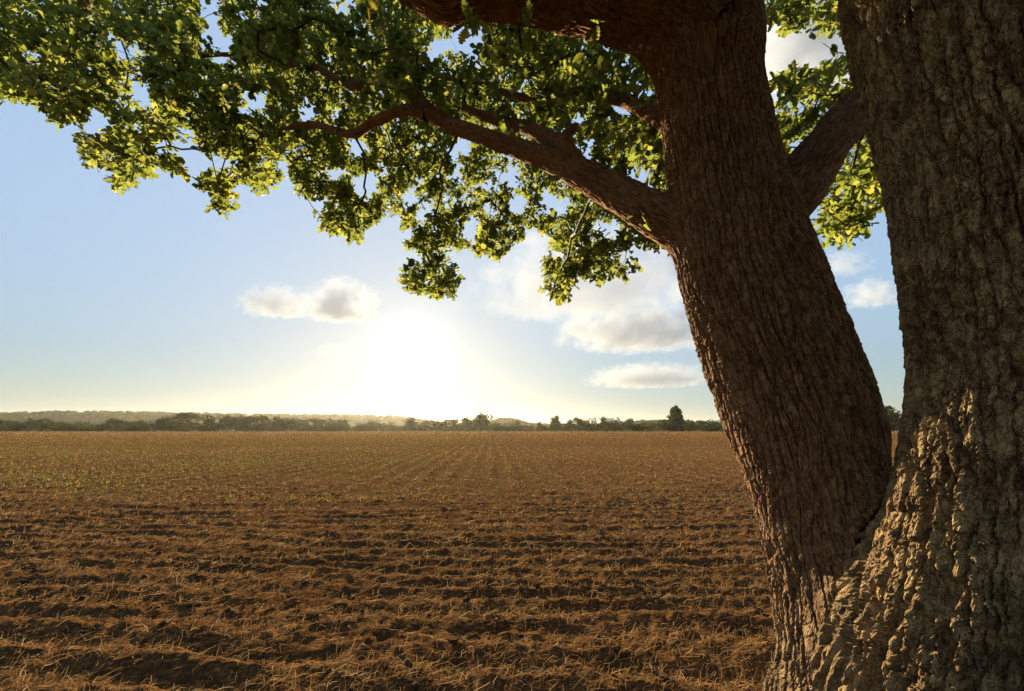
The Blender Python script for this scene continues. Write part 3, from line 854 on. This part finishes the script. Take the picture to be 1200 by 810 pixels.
def build_limb(L, own, nth, ns, barkL, depth, seed, mat, k_sink=True, name='bough', parent=None, elong=4.2, chunk=0.5, smooth=True, blend=True, cap=True, dense=False):
    # coarse surface
    cs = min(ns, max(24, int(L.s[-1] / 0.035))); ct = min(nth, 88)
    def frame(si):
        c = np.stack([np.interp(si, L.s, L.c[:, k]) for k in range(3)], -1)
        t = np.stack([np.interp(si, L.s, L.t[:, k]) for k in range(3)], -1)
        t /= np.linalg.norm(t, axis=1)[:, None]
        away = c - np.array([0, 0, CAM_H]); away /= np.linalg.norm(away, axis=1)[:, None]
        e1 = away - (away * t).sum(1)[:, None] * t; e1 /= np.linalg.norm(e1, axis=1)[:, None]
        e2 = np.cross(t, e1)
        return c, t, e1, e2, np.interp(si, L.s, L.r)
    si = np.linspace(0, L.s[-1], cs); th = np.linspace(0, 2 * math.pi, ct + 1)
    c, t, e1, e2, r = frame(si)
    dirs = e1[:, None] * np.cos(th)[None, :, None] + e2[:, None] * np.sin(th)[None, :, None]
    C = np.repeat(c[:, None], ct + 1, 1).reshape(-1, 3); Dd = dirs.reshape(-1, 3); Rr = np.repeat(r, ct + 1)
    if blend:
        tt = Rr * 0.6
        for _ in range(14):
            f = union_sdf(C + Dd * tt[:, None], own)
            tt = np.clip(tt - 0.85 * f, Rr * 0.5, Rr * 1.45)
        p = C + Dd * tt[:, None]
        dA = L.sdf(p); dB = np.min([M.sdf(p) for M in MAIN if M is not L], axis=0)
        tt = tt - 0.05 * sstep(0.0, 0.06, dA - dB)
        tt = np.where(dA - dB > 0.06, np.minimum(tt, Rr), tt)
    else:
        tt = Rr.copy()
    # lumps of the stem itself
    TT = tt.reshape(cs, ct + 1)
    # fine grid: dense towards the camera, sparser at the back
    q = np.linspace(-1, 1, nth + 1)
    thf = math.pi + math.pi * (0.50 * q + 0.50 * q ** 3)
    # dense where it shows, sparse above the picture
    zc = L.c[:, 2]
    w_ = np.where((zc > 0.25) & (zc < 4.75), 1.0, 0.12) if dense else np.ones(L.n)
    cw = np.concatenate([[0], np.cumsum(w_[1:] * np.diff(L.s))])
    sf = np.interp(np.linspace(0, cw[-1], ns), cw, L.s)
    ii = np.clip(np.searchsorted(si, sf, side='right') - 1, 0, cs - 2); fi = (sf - si[ii]) / (si[1] - si[0])
    x = thf / (2 * math.pi) * ct
    jj = np.clip(np.floor(x).astype(int), 0, ct - 1); fj = x - jj
    A = TT[ii][:, jj] * (1 - fj) + TT[ii][:, jj + 1] * fj
    B = TT[ii + 1][:, jj] * (1 - fj) + TT[ii + 1][:, jj + 1] * fj
    T = A * (1 - fi)[:, None] + B * fi[:, None]
    c, t, e1, e2, r = frame(sf)
    rmean = np.maximum(r, 0.3 * r.max())
    a = (thf[None, :] - math.pi) * rmean[:, None]
    s2 = np.repeat(sf[:, None], nth + 1, 1)
    rel, pid = bark_relief(a, s2, barkL, seed, elong, chunk)
    lump = (0.035 if dense else 0.10) * fbm(a / (r.max() * 1.1), s2 / (r.max() * 2.2), seed + 77, 3)
    dep = depth * np.clip(r / r.max(), 0.35, 1)[:, None] * (0.95 + 0.55 * fbm(a / (barkL * 7), s2 / (barkL * 14), seed + 91, 2))
    T = T * (1 + lump) + dep * (rel - 0.72)
    V = c[:, None] + (e1[:, None] * np.cos(thf)[None, :, None] + e2[:, None] * np.sin(thf)[None, :, None]) * T[:, :, None]
    V[:, -1] = V[:, 0]
    F = [grid_faces(ns, nth + 1)]
    vv = V.reshape(-1, 3)
    at = {'plate': pid.ravel(), 'along': s2.ravel(), 'round': a.ravel()}
    if cap:
        tip = c[-1] + t[-1] * r[-1] * 0.4
        vv = np.concatenate([vv, tip[None]])
        b0 = (ns - 1) * (nth + 1)
        F.append(np.stack([np.arange(nth) + b0, np.arange(nth) + b0 + 1, np.full(nth, len(vv) - 1)], -1))
        at = {k: np.concatenate([x, x[-1:]]) for k, x in at.items()}
    return link(name, mesh_np(name, vv, F, mat, smooth, at), parent)

def bark_material(name, cols, lichen, fine, base_cols=None):
    m = NT(name)
    pos = m.pos()
    cmb = m.n('ShaderNodeCombineXYZ'); m.l(m.attr('round'), cmb.inputs[0]); m.l(m.math('MULTIPLY', m.attr('along'), 0.35), cmb.inputs[1])
    streak = m.noise(cmb.outputs[0], 38, 5, 0.6)
    patch = m.noise(pos, 3.2, 5, 0.6)
    plate = m.attr('plate')
    f = m.math('ADD', m.math('MULTIPLY', streak, 0.55), m.math('ADD', m.math('MULTIPLY', patch, 0.35), m.math('MULTIPLY', m.math('SUBTRACT', plate, 0.25), 0.42)))
    grain = m.noise(pos, 170, 3, 0.6)
    # flaking plates with sharp edges
    wv = m.n('ShaderNodeVectorMath', operation='ADD'); m.l(cmb.outputs[0], wv.inputs[0])
    wn_ = m.n('ShaderNodeTexNoise'); wn_.inputs['Scale'].default_value = 30; wn_.inputs['Detail'].default_value = 3; m.l(pos, wn_.inputs['Vector'])
    ws_ = m.n('ShaderNodeVectorMath', operation='SCALE'); ws_.inputs[3].default_value = 0.022; m.l(wn_.outputs['Color'], ws_.inputs[0]); m.l(ws_.outputs[0], wv.inputs[1])
    vo = m.n('ShaderNodeTexVoronoi', feature='DISTANCE_TO_EDGE'); vo.inputs['Scale'].default_value = fine * 0.72; m.l(wv.outputs[0], vo.inputs['Vector'])
    flake = m.ramp(vo.outputs['Distance'], [(0.0, 0.0), (0.10, 1.0)])
    f = m.math('ADD', f, m.math('MULTIPLY', m.math('SUBTRACT', grain, 0.5), 0.75))
    c = m.ramp(f, [(0.30, cols[0]), (0.52, cols[1]), (0.74, cols[2])])
    if base_cols:                      # old, paler bark low on the stem
        sz = m.n('ShaderNodeSeparateXYZ'); m.l(pos, sz.inputs[0])
        mr = m.n('ShaderNodeMapRange'); mr.inputs[1].default_value = 1.25; mr.inputs[2].default_value = 0.5
        m.l(m.math('ADD', sz.outputs[2], m.math('MULTIPLY', m.math('SUBTRACT', patch, 0.5), 0.6)), mr.inputs[0])
        c = m.mix(mr.outputs[0], c, m.ramp(f, [(0.30, base_cols[0]), (0.52, base_cols[1]), (0.74, base_cols[2])]))
    lf = m.ramp(m.math('ADD', m.math('MULTIPLY', m.noise(pos, 22, 4, 0.7), 0.55), m.math('MULTIPLY', m.noise(pos, 1.7, 3), 0.45)), [(0.50, 0.0), (0.62, 1.0)])
    c = m.mix(m.math('MULTIPLY', lf, lichen[3]), c, lichen[:3])
    h = m.math('ADD', m.noise(pos, fine, 6, 0.7), m.math('MULTIPLY', streak, 0.9))
    return m.done(m.principled(c, 0.92, m.bump(m.math('ADD', m.math('ADD', h, m.math('MULTIPLY', flake, 0.75)), m.math('MULTIPLY', grain, 0.5)), 1.0, 0.022), 0.2))
COLS_R = [(0.078, 0.040, 0.016), (0.245, 0.146, 0.060), (0.53, 0.355, 0.155)]
BARK_R = bark_material('rugged_oak_bark', COLS_R, (0.30, 0.235, 0.10, 0.25), 75)
BARK_L = bark_material('red_brown_oak_bark', [(0.135, 0.050, 0.019), (0.32, 0.138, 0.052), (0.50, 0.27, 0.115)], (0.22, 0.16, 0.07, 0.35), 85, COLS_R)  # the leaning stem and boughs have a redder brown bark of their own

oak = link('oak_tree', None, None, (1.75, 1.95, 0.0), label='twin-stemmed old oak with rugged bark and leafy boughs reaching left', category='tree')
OAK_INV = Matrix.Translation((-1.75, -1.95, 0.0))
def under_oak(o):
    o.parent = oak
    o.matrix_parent_inverse = OAK_INV
    return o
s1 = under_oak(build_limb(stemL, 0, 310, 720, 0.043, 0.034, 3, BARK_L, name='stem', dense=True, elong=8.5, chunk=0.28, smooth=False)); s1['label'] = 'leaning left stem, dark brown and finely fissured'
s2_ = under_oak(build_limb(stemR, 1, 360, 740, 0.048, 0.042, 8, BARK_R, name='stem', dense=True, elong=8.0, chunk=0.42, smooth=False)); s2_['label'] = 'upright right stem with deep rugged bark ridges'
under_oak(build_limb(top_bough, 2, 170, 260, 0.042, 0.030, 15, BARK_L))
under_oak(build_limb(mid_bough, 3, 96, 400, 0.030, 0.022, 23, BARK_L))
under_oak(build_limb(cross_bough, 4, 110, 140, 0.034, 0.024, 33, BARK_L))
under_oak(build_limb(back_bough, 5, 56, 180, 0.026, 0.012, 43, BARK_L))
for i, L in enumerate((fork_bough, low_bough, left_bough, knob_stub)):
    under_oak(build_limb(L, -1, 32, max(40, int(L.s[-1] / 0.02)), 0.02, 0.008, 53 + i * 3, BARK_L, blend=False))

# ------------------------------------------------------------------ the crown
LOWER = [(-260, 95), (-120, 110), (0, 121), (40, 123), (56, 136), (62, 151), (80, 153), (102, 138), (108, 122), (122, 136), (128, 148), (92, 156), (88, 186), (122, 200), (128, 220), (150, 226), (176, 214), (182, 196), (202, 206),
         (212, 226), (240, 236), (250, 256), (270, 256), (286, 240), (330, 236), (350, 241), (386, 231), (372, 262), (378, 276), (404, 281), (420, 291), (431, 275), (441, 262), (456, 250), (470, 262), (468, 288), (484, 298), (465, 314),
         (470, 340), (492, 346), (535, 356), (546, 326), (540, 312), (526, 306), (532, 290), (552, 300), (584, 312), (596, 296), (625, 272), (636, 280), (628, 300), (611, 346), (616, 362), (634, 362), (642, 376), (652, 365), (674, 362),
         (676, 340), (668, 334), (690, 330), (706, 340), (716, 325), (736, 332), (752, 318), (752, 308), (736, 300), (745, 290), (778, 298), (800, 298)]
POLY_A = np.array([(-260, -330)] + LOWER + [(830, 150), (830, -330)], float)
POLY_B = np.array([(880, -330), (880, 30), (900, 38), (935, 45), (950, 34), (985, 46), (1010, 40), (1010, 72), (960, 74), (930, 82), (895, 84), (895, 190), (955, 245), (946, 262), (962, 272), (958, 292), (985, 296), (1008, 290), (1030, 262), (1060, 240), (1080, -330)], float)
HOLES = [(142, 62, 12), (158, 92, 9), (170, 112, 8), (265, 52, 8), (215, 158, 9), (225, 172, 7), (360, 130, 10), (428, 216, 13), (520, 84, 3), (538, 97, 2), (480, 232, 9), (497, 246, 8), (575, 246, 8), (556, 262, 6), (252, 196, 6), (398, 12, 6), (350, 8, 4), (605, 238, 9), (640, 245, 7), (676, 62, 5),
         (112, 145, 10), (730, 300, 8), (655, 300, 5), (160, 150, 5)]
def in_poly(poly, x, y):
    ins = np.zeros(len(x), bool)
    j = len(poly) - 1
    for i in range(len(poly)):
        xi, yi = poly[i]; xj, yj = poly[j]
        cross = ((yi > y) != (yj > y)) & (x < (xj - xi) * (y - yi) / (yj - yi + 1e-12) + xi)
        ins ^= cross
        j = i
    return ins
def inside(poly, u, v, mg):
    ok = in_poly(poly, u, v)
    for (du, dv) in ((mg, 0), (-mg, 0), (0, mg), (mg * 0.7, mg * 0.7), (-mg * 0.7, mg * 0.7)):
        ok &= in_poly(poly, u + du, v + dv)
    for (hu, hv, hr) in HOLES:
        ok &= (u - hu) ** 2 + (v - hv) ** 2 > (hr + mg * 0.75) ** 2
    return ok

def crown_points(g):
    pts = []
    # hanging outer sprays, seen against the sky: crown rim, 5 to 9 m off
    n = 17500
    u = g.uniform(-200, 830, n); v = g.uniform(-60, 380, n)
    Y = 5.6 + 1.9 * np.exp(-((u - 560) / 230) ** 2) + g.normal(0, 0.75, n)
    mg = 36.0 / Y
    ok = inside(POLY_A, u, v, mg)
    dens = np.where(v < 0, 0.38, np.where(v < 90, np.where(u > 340, 0.66, 0.54), 0.68))
    ok &= g.random(n) < dens
    ok &= fbm(u / 42.0, v / 30.0, 202, 2) > -0.42
    for a, b, c in zip(u[ok], v[ok], Y[ok]):
        pts.append((P(a, b, c), 0))
    # inner crown above the boughs
    n = 2200
    u = g.uniform(250, 830, n); v = g.uniform(-60, 190, n); Y = g.uniform(3.6, 5.4, n)
    ok = inside(POLY_A, u, v + 40, 30) & (v < 60 + 0.22 * (u - 250)) & (g.random(n) < 0.42)
    for a, b, c in zip(u[ok], v[ok], Y[ok]):
        pts.append((P(a, b, c), 1))
    # behind, between the stems
    n = 900
    u = g.uniform(880, 1080, n); v = g.uniform(-60, 300, n); Y = g.uniform(4.2, 6.6, n)
    ok = inside(POLY_B, u, v, 10)
    for a, b, c in zip(u[ok], v[ok], Y[ok]):
        pts.append((P(a, b, c), 2))
    # the rest of the crown, overhead and to the right
    n = 4600
    for k in range(n):
        p = np.array([g.uniform(-5, 6.0), g.uniform(-4.0, 7.0), g.uniform(4.2, 9.0)])
        q = (p - np.array([1.2, 1.8, 5.2])) / np.array([5.6, 5.6, 3.6])
        if q @ q > 1:
            continue
        # leave what the camera sees to the sprays above
        d = p - np.array([0, 0, CAM_H]); fy = d[1] * math.cos(PITCH) + d[2] * math.sin(PITCH); fz = -d[1] * math.sin(PITCH) + d[2] * math.cos(PITCH)
        if fy > 0.2 and abs(d[0] / fy) < 1.28 and abs(fz / fy) < 0.95:
            continue
        pts.append((p, 3))
    return pts
g = np.random.default_rng(2024)
CP = crown_points(g)

# twigs: every spray is joined to the nearest wood, growing out from the boughs
nodes = []; npar = []; nrad = []
for L in (top_bough, mid_bough, cross_bough, back_bough, fork_bough, low_bough, left_bough, stemL, stemR):
    for i in range(0, L.n, 4):
        if L is stemL and L.c[i][2] < 4.6: continue
        if L is stemR and L.c[i][2] < 4.6: continue
        nodes.append(L.c[i]); npar.append(-1); nrad.append(L.r[i])
# hanging branchlets drawn after the photograph
def chain(rows, r0):
    pts = [P(*q) for q in rows]
    prev = None
    for k, q in enumerate(pts):
        if prev is None:
            nodes.append(q); npar.append(-1); nrad.append(r0); prev = len(nodes) - 1
        else:
            a = nodes[prev]
            for f in (0.34, 0.67, 1.0):
                nodes.append(a + (q - a) * f + g.normal(0, 0.022, 3)); npar.append(prev); nrad.append(0); prev = len(nodes) - 1
chain([(697, 226, 3.3), (680, 262, 3.9), (664, 290, 4.8), (655, 320, 5.8), (645, 352, 6.6)], 0.02)
chain([(592, 180, 3.7), (582, 215, 4.3), (570, 255, 5.4), (580, 290, 6.2)], 0.02)
chain([(535, 160, 3.95), (520, 200, 4.8), (512, 250, 5.9), (515, 300, 6.8), (514, 330, 7.2)], 0.02)
chain([(416, 160, 4.62), (428, 190, 5.0), (428, 225, 5.6), (415, 250, 6.2)], 0.02)
chain([(300, 163, 5.7), (275, 190, 5.9), (262, 225, 6.2)], 0.015)
chain([(240, 176, 6.0), (200, 170, 6.0), (160, 178, 6.0), (120, 175, 6.0)], 0.015)
chain([(98, 5, 4.9), (140, 30, 5.4), (150, 80, 5.7), (145, 140, 5.9), (140, 190, 6.1)], 0.015)
chain([(365, 77, 5.2), (320, 50, 5.4), (285, 20, 5.6), (262, -20, 5.7)], 0.015)
chain([(735, 236, 3.05), (740, 262, 4.0), (735, 290, 5.4), (725, 320, 6.3)], 0.012)
chain([(1010, 120, 3.35), (1000, 190, 4.2), (1000, 235, 5.0), (985, 275, 5.4)], 0.012)
leaf_at = []
todo = np.array([c[0] for c in CP]); kinds = np.array([c[1] for c in CP])
N0 = np.array(nodes)
dist = np.full(len(todo), 1e9); near = np.zeros(len(todo), int)
for i0 in range(0, len(N0), 400):
    dd = np.linalg.norm(todo[:, None] - N0[None, i0:i0 + 400], axis=2)
    j = dd.argmin(1); dm = dd[np.arange(len(todo)), j]
    b = dm < dist; dist[b] = dm[b]; near[b] = j[b] + i0
alive = np.ones(len(todo), bool)
for it in range(len(todo)):
    k = int(np.argmin(np.where(alive, dist, 1e9)))
    alive[k] = False
    a = nodes[near[k]]; b = todo[k]; L_ = dist[k]
    prev = near[k]
    nseg = max(1, min(7, int(L_ / 0.22)))
    new = []
    lift = np.array([0, 0, 1.0]) * min(0.10 * L_, 0.25)
    sw = g.normal(0, 0.05 * L_, 3)
    for q in range(1, nseg + 1):
        f = q / nseg
        p = a + (b - a) * f + (lift + sw) * math.sin(math.pi * f) * (1 if nseg > 1 else 0)
        nodes.append(p); npar.append(prev); nrad.append(0); prev = len(nodes) - 1; new.append(prev)
    leaf_at.append((prev, kinds[k]))
    nn = np.array([nodes[q] for q in new])
    dd = np.linalg.norm(todo[:, None] - nn[None], axis=2)
    j = dd.argmin(1); dm = dd[np.arange(len(todo)), j] * 0.97
    bb = alive & (dm < dist); dist[bb] = dm[bb]; near[bb] = np.array(new)[j[bb]]
nodes = np.array(nodes); npar = np.array(npar); nrad = np.array(nrad, float)
load = np.zeros(len(nodes))
for q, kd in leaf_at:
    load[q] += 1
for i in range(len(nodes) - 1, -1, -1):
    if npar[i] >= 0:
        load[npar[i]] += load[i]
tw = np.where(npar >= 0)[0]
rad = np.clip(0.0025 * np.maximum(load, 0.6) ** 0.42, 0.0025, 0.014)
def tube_segments(ids):
    a = nodes[npar[ids]]; b = nodes[ids]
    rb = rad[ids]; ra = np.where(npar[npar[ids]] >= 0, np.minimum(rad[npar[ids]], rb * 2.0), rb * 1.3)
    d = b - a; ln = np.linalg.norm(d, axis=1)[:, None] + 1e-9; d = d / ln
    ref = np.where(np.abs(d[:, 2:3]) > 0.9, np.array([[1.0, 0, 0]]), np.array([[0, 0, 1.0]]))
    e1 = np.cross(d, ref); e1 /= np.linalg.norm(e1, axis=1)[:, None]; e2 = np.cross(d, e1)
    ang = np.linspace(0, 2 * math.pi, 6)[:-1]
    ring = e1[:, None] * np.cos(ang)[None, :, None] + e2[:, None] * np.sin(ang)[None, :, None]
    V = np.stack([a[:, None] + ring * ra[:, None, None], (b + d * 0.004)[:, None] + ring * rb[:, None, None]], 1).reshape(-1, 3)
    F = grid_faces(2, 5, True)
    F = (np.arange(len(ids))[:, None, None] * 10 + F[None]).reshape(-1, 4)
    return V, F
m = NT('twig_bark')
TWIG = m.done(m.principled(m.ramp(m.noise(m.pos(), 30, 3), [(0.3, (0.040, 0.026, 0.015)), (0.7, (0.085, 0.058, 0.034))]), 0.85))
V, F = tube_segments(tw)
tg = under_oak(link('twigs', mesh_np('twigs', V, F, TWIG, True))); tg['kind'] = 'stuff'; tg['label'] = 'thin brown twigs carrying the leaves'

# leaves
HALF_HI = [(0.0, 0.012), (0.10, 0.03), (0.19, 0.12), (0.25, 0.145), (0.29, 0.085), (0.36, 0.20), (0.43, 0.215), (0.46, 0.115), (0.53, 0.245), (0.61, 0.275), (0.65, 0.15), (0.72, 0.25), (0.80, 0.235), (0.83, 0.13), (0.91, 0.15), (0.97, 0.10), (1.0, 0.0)]
HALF_LO = [(0.0, 0.0), (0.30, 0.20), (0.42, 0.11), (0.66, 0.31), (0.84, 0.23), (1.0, 0.0)]
def leaf_shape(half, fold, curl):
    h = np.array(half)
    n = len(h)
    mid = np.stack([h[:, 0], np.zeros(n), -curl * (h[:, 0] ** 2)], -1)
    up = np.stack([h[:, 0], h[:, 1], fold * h[:, 1] - curl * h[:, 0] ** 2], -1)
    dn = up * np.array([1, -1, 1])
    return np.concatenate([mid, up, dn]), n
def leaf_faces(n):
    F = []
    for i in range(n - 1):
        F.append((i, i + 1, n + i + 1, n + i)); F.append((i, 2 * n + i, 2 * n + i + 1, i + 1))
    return np.array(F)
def leaf_mat(name, tint):
    m = NT(name)
    tn = m.rnd() if tint == 'object' else m.attr('tint')
    c = m.ramp(tn, [(0.0, (0.060, 0.085, 0.016)), (0.55, (0.090, 0.120, 0.022)), (0.90, (0.120, 0.140, 0.026)), (0.975, (0.15, 0.125, 0.025)), (1.0, (0.24, 0.12, 0.03))])
    tc = m.ramp(tn, [(0.0, (0.165, 0.205, 0.036)), (0.55, (0.245, 0.280, 0.046)), (0.90, (0.33, 0.335, 0.055)), (0.975, (0.48, 0.38, 0.06)), (1.0, (0.40, 0.21, 0.03))])
    return m.done(m.leaf(c, tc, 0.15, 0.62, 0.6))
LEAF_MASS = leaf_mat('oak_leaves', 'attr'); LEAF_ONE = leaf_mat('oak_leaf', 'object')

def basis(d, nrm):
    d = d / (np.linalg.norm(d, axis=-1, keepdims=True) + 1e-9)
    s = np.cross(nrm, d); s /= np.linalg.norm(s, axis=-1, keepdims=True) + 1e-9
    return d, s, np.cross(d, s)

LP = []; LD = []; LN = []; LS = []; LT = []; LK = []
for q, kd in leaf_at:
    p = nodes[q]; par = nodes[npar[q]]
    ax = p - par; ax = ax / (np.linalg.norm(ax) + 1e-9)
    cnt = int(g.integers(14, 21)) if kd != 3 else 7
    big = 1.0 if kd != 3 else 1.7
    tint0 = g.uniform(0.1, 0.8)
    for k in range(cnt):
        back = g.random() ** 1.6 * 0.20
        dd = ax * g.uniform(0.1, 0.9) + g.normal(0, 0.75, 3) + np.array([0, 0, -0.18])
        dd /= np.linalg.norm(dd)
        LP.append(p - ax * back + g.normal(0, 0.028, 3)); LD.append(dd)
        LN.append(np.array([0, 0, 1.0]) + g.normal(0, 0.55, 3)); LS.append(g.uniform(0.075, 0.14) * big)
        LT.append(np.clip(tint0 + g.normal(0, 0.15), 0, 0.96) if g.random() > 0.006 else g.uniform(0.96, 1.0))
LP = np.array(LP); LD = np.array(LD); LN = np.array(LN); LS = np.array(LS); LT = np.array(LT)

# shoots of larger leaves close to the camera, on the stems and boughs: built leaf by leaf
SHOOTS = [(706, 92, 2.75, 8), (700, 40, 2.55, 5), (692, 82, 2.9, 6), (622, 42, 2.4, 6), (605, 38, 2.42, 4), (560, 38, 2.35, 7), (545, 32, 2.35, 5), (430, 8, 2.5, 5), (640, 85, 2.9, 7), (612, 92, 3.0, 6), (655, 108, 3.0, 6), (630, 70, 2.9, 5),
          (752, 182, 3.0, 8), (760, 205, 2.95, 7), (748, 195, 3.1, 6), (752, 262, 2.85, 6), (746, 252, 2.9, 4), (768, 190, 3.2, 6), (742, 170, 3.3, 6), (735, 110, 3.2, 7), (752, 118, 3.1, 5), (590, 70, 2.9, 6), (575, 60, 2.8, 5),
          (915, 100, 3.6, 8), (935, 118, 3.5, 8), (955, 100, 3.6, 8), (975, 85, 3.5, 6), (925, 140, 3.7, 7), (965, 125, 3.6, 7), (905, 20, 3.5, 7), (935, 15, 3.4, 8), (965, 20, 3.4, 8), (950, 40, 3.6, 6), (980, 62, 3.2, 4), (990, 215, 4.0, 6),
          (975, 235, 4.2, 6), (1010, 225, 4.0, 6), (985, 262, 4.4, 6), (1000, 275, 4.4, 5), (965, 285, 4.5, 4), (720, 150, 3.4, 6), (690, 150, 3.5, 6), (660, 135, 3.3, 5), (600, 115, 3.5, 5), (670, 90, 3.0, 5)]
leaf_meshes = []
for i, (fo, cu) in enumerate(((0.25, 0.10), (0.12, 0.22), (0.38, -0.05), (0.05, 0.3))):
    V, n = leaf_shape(HALF_HI, fo, cu)
    # a short stalk
    st = np.array([(-0.10, -0.008, 0), (-0.10, 0.008, 0), (0.02, 0.008, 0.0), (0.02, -0.008, 0.0)])
    leaf_meshes.append(mesh_np('oak_leaf', np.concatenate([V, st]), [leaf_faces(n), np.array([[3 * n, 3 * n + 1, 3 * n + 2, 3 * n + 3]])], LEAF_ONE, True))
shoot_V = []; shoot_F = []; so = 0
count = 0
for (u, v, Y, n) in SHOOTS:
    p0 = P(u, v, Y)
    ax = np.array([g.normal(0, 0.35), g.normal(0, 0.3), -1.0 if v > 60 else -0.7]); ax /= np.linalg.norm(ax)
    root = p0 - ax * 0.16
    ids_a = root; ids_b = p0 + ax * 0.02
    shoot_V.append((ids_a, ids_b))
    for k in range(n):
        if count >= 300:
            break
        f = g.uniform(0.15, 1.0)
        dd = ax * g.uniform(0.1, 0.8) + g.normal(0, 0.6, 3); dd /= np.linalg.norm(dd)
        nv = -to_sun if g.random() < 0.35 else Vector(np.array([0, -0.3, 1.0]) + g.normal(0, 0.5, 3))
        D_, S_, N_ = basis(dd, np.array(nv))
        sz = g.uniform(0.075, 0.125)
        pos_ = root + (ids_b - root) * f
        o = link('leaf', leaf_meshes[count % 4])
        M = Matrix(((D_[0], S_[0], N_[0], pos_[0]), (D_[1], S_[1], N_[1], pos_[1]), (D_[2], S_[2], N_[2], pos_[2]), (0, 0, 0, 1)))
        under_oak(o)
        o.matrix_basis = M @ Matrix.Diagonal((sz, sz, sz, 1))
        count += 1
# the shoots' stalks
a = np.array([x[0] for x in shoot_V]); b = np.array([x[1] for x in shoot_V])
sv = len(nodes)
nodes = np.concatenate([nodes, a, b]); npar = np.concatenate([npar, np.full(len(a), -1), np.arange(sv, sv + len(a))])
rad = np.concatenate([rad, np.full(2 * len(a), 0.0022)])
V, F = tube_segments(np.arange(sv + len(a), sv + 2 * len(a)))
so_ = under_oak(link('shoots', mesh_np('shoots', V, F, TWIG, True))); so_['kind'] = 'stuff'

D_, S_, N_ = basis(LD, LN)
BASEV = []
for fo, cu in ((0.25, 0.10), (0.10, 0.25), (0.4, 0.0)):
    BASEV.append(leaf_shape(HALF_LO, fo, cu)[0])
nl = len(HALF_LO)
FL = np.array([[0] + [nl - 1] + list(range(2 * nl - 2, nl, -1)), [0] + list(range(2 * nl + 1, 3 * nl - 1)) + [nl - 1]])
var = g.integers(0, 3, len(LP))
BV = np.array(BASEV)[var] * LS[:, None, None]
V = LP[:, None] + D_[:, None] * BV[:, :, 0:1] + S_[:, None] * BV[:, :, 1:2] + N_[:, None] * BV[:, :, 2:3]
F = (np.arange(len(LP))[:, None, None] * (3 * nl) + FL[None]).reshape(-1, FL.shape[1])
cr = under_oak(link('crown', mesh_np('crown', V.reshape(-1, 3), F, LEAF_MASS, True, {'tint': np.repeat(LT, 3 * nl)})))
cr['kind'] = 'stuff'; cr['label'] = 'mass of small lobed green oak leaves lit from behind'
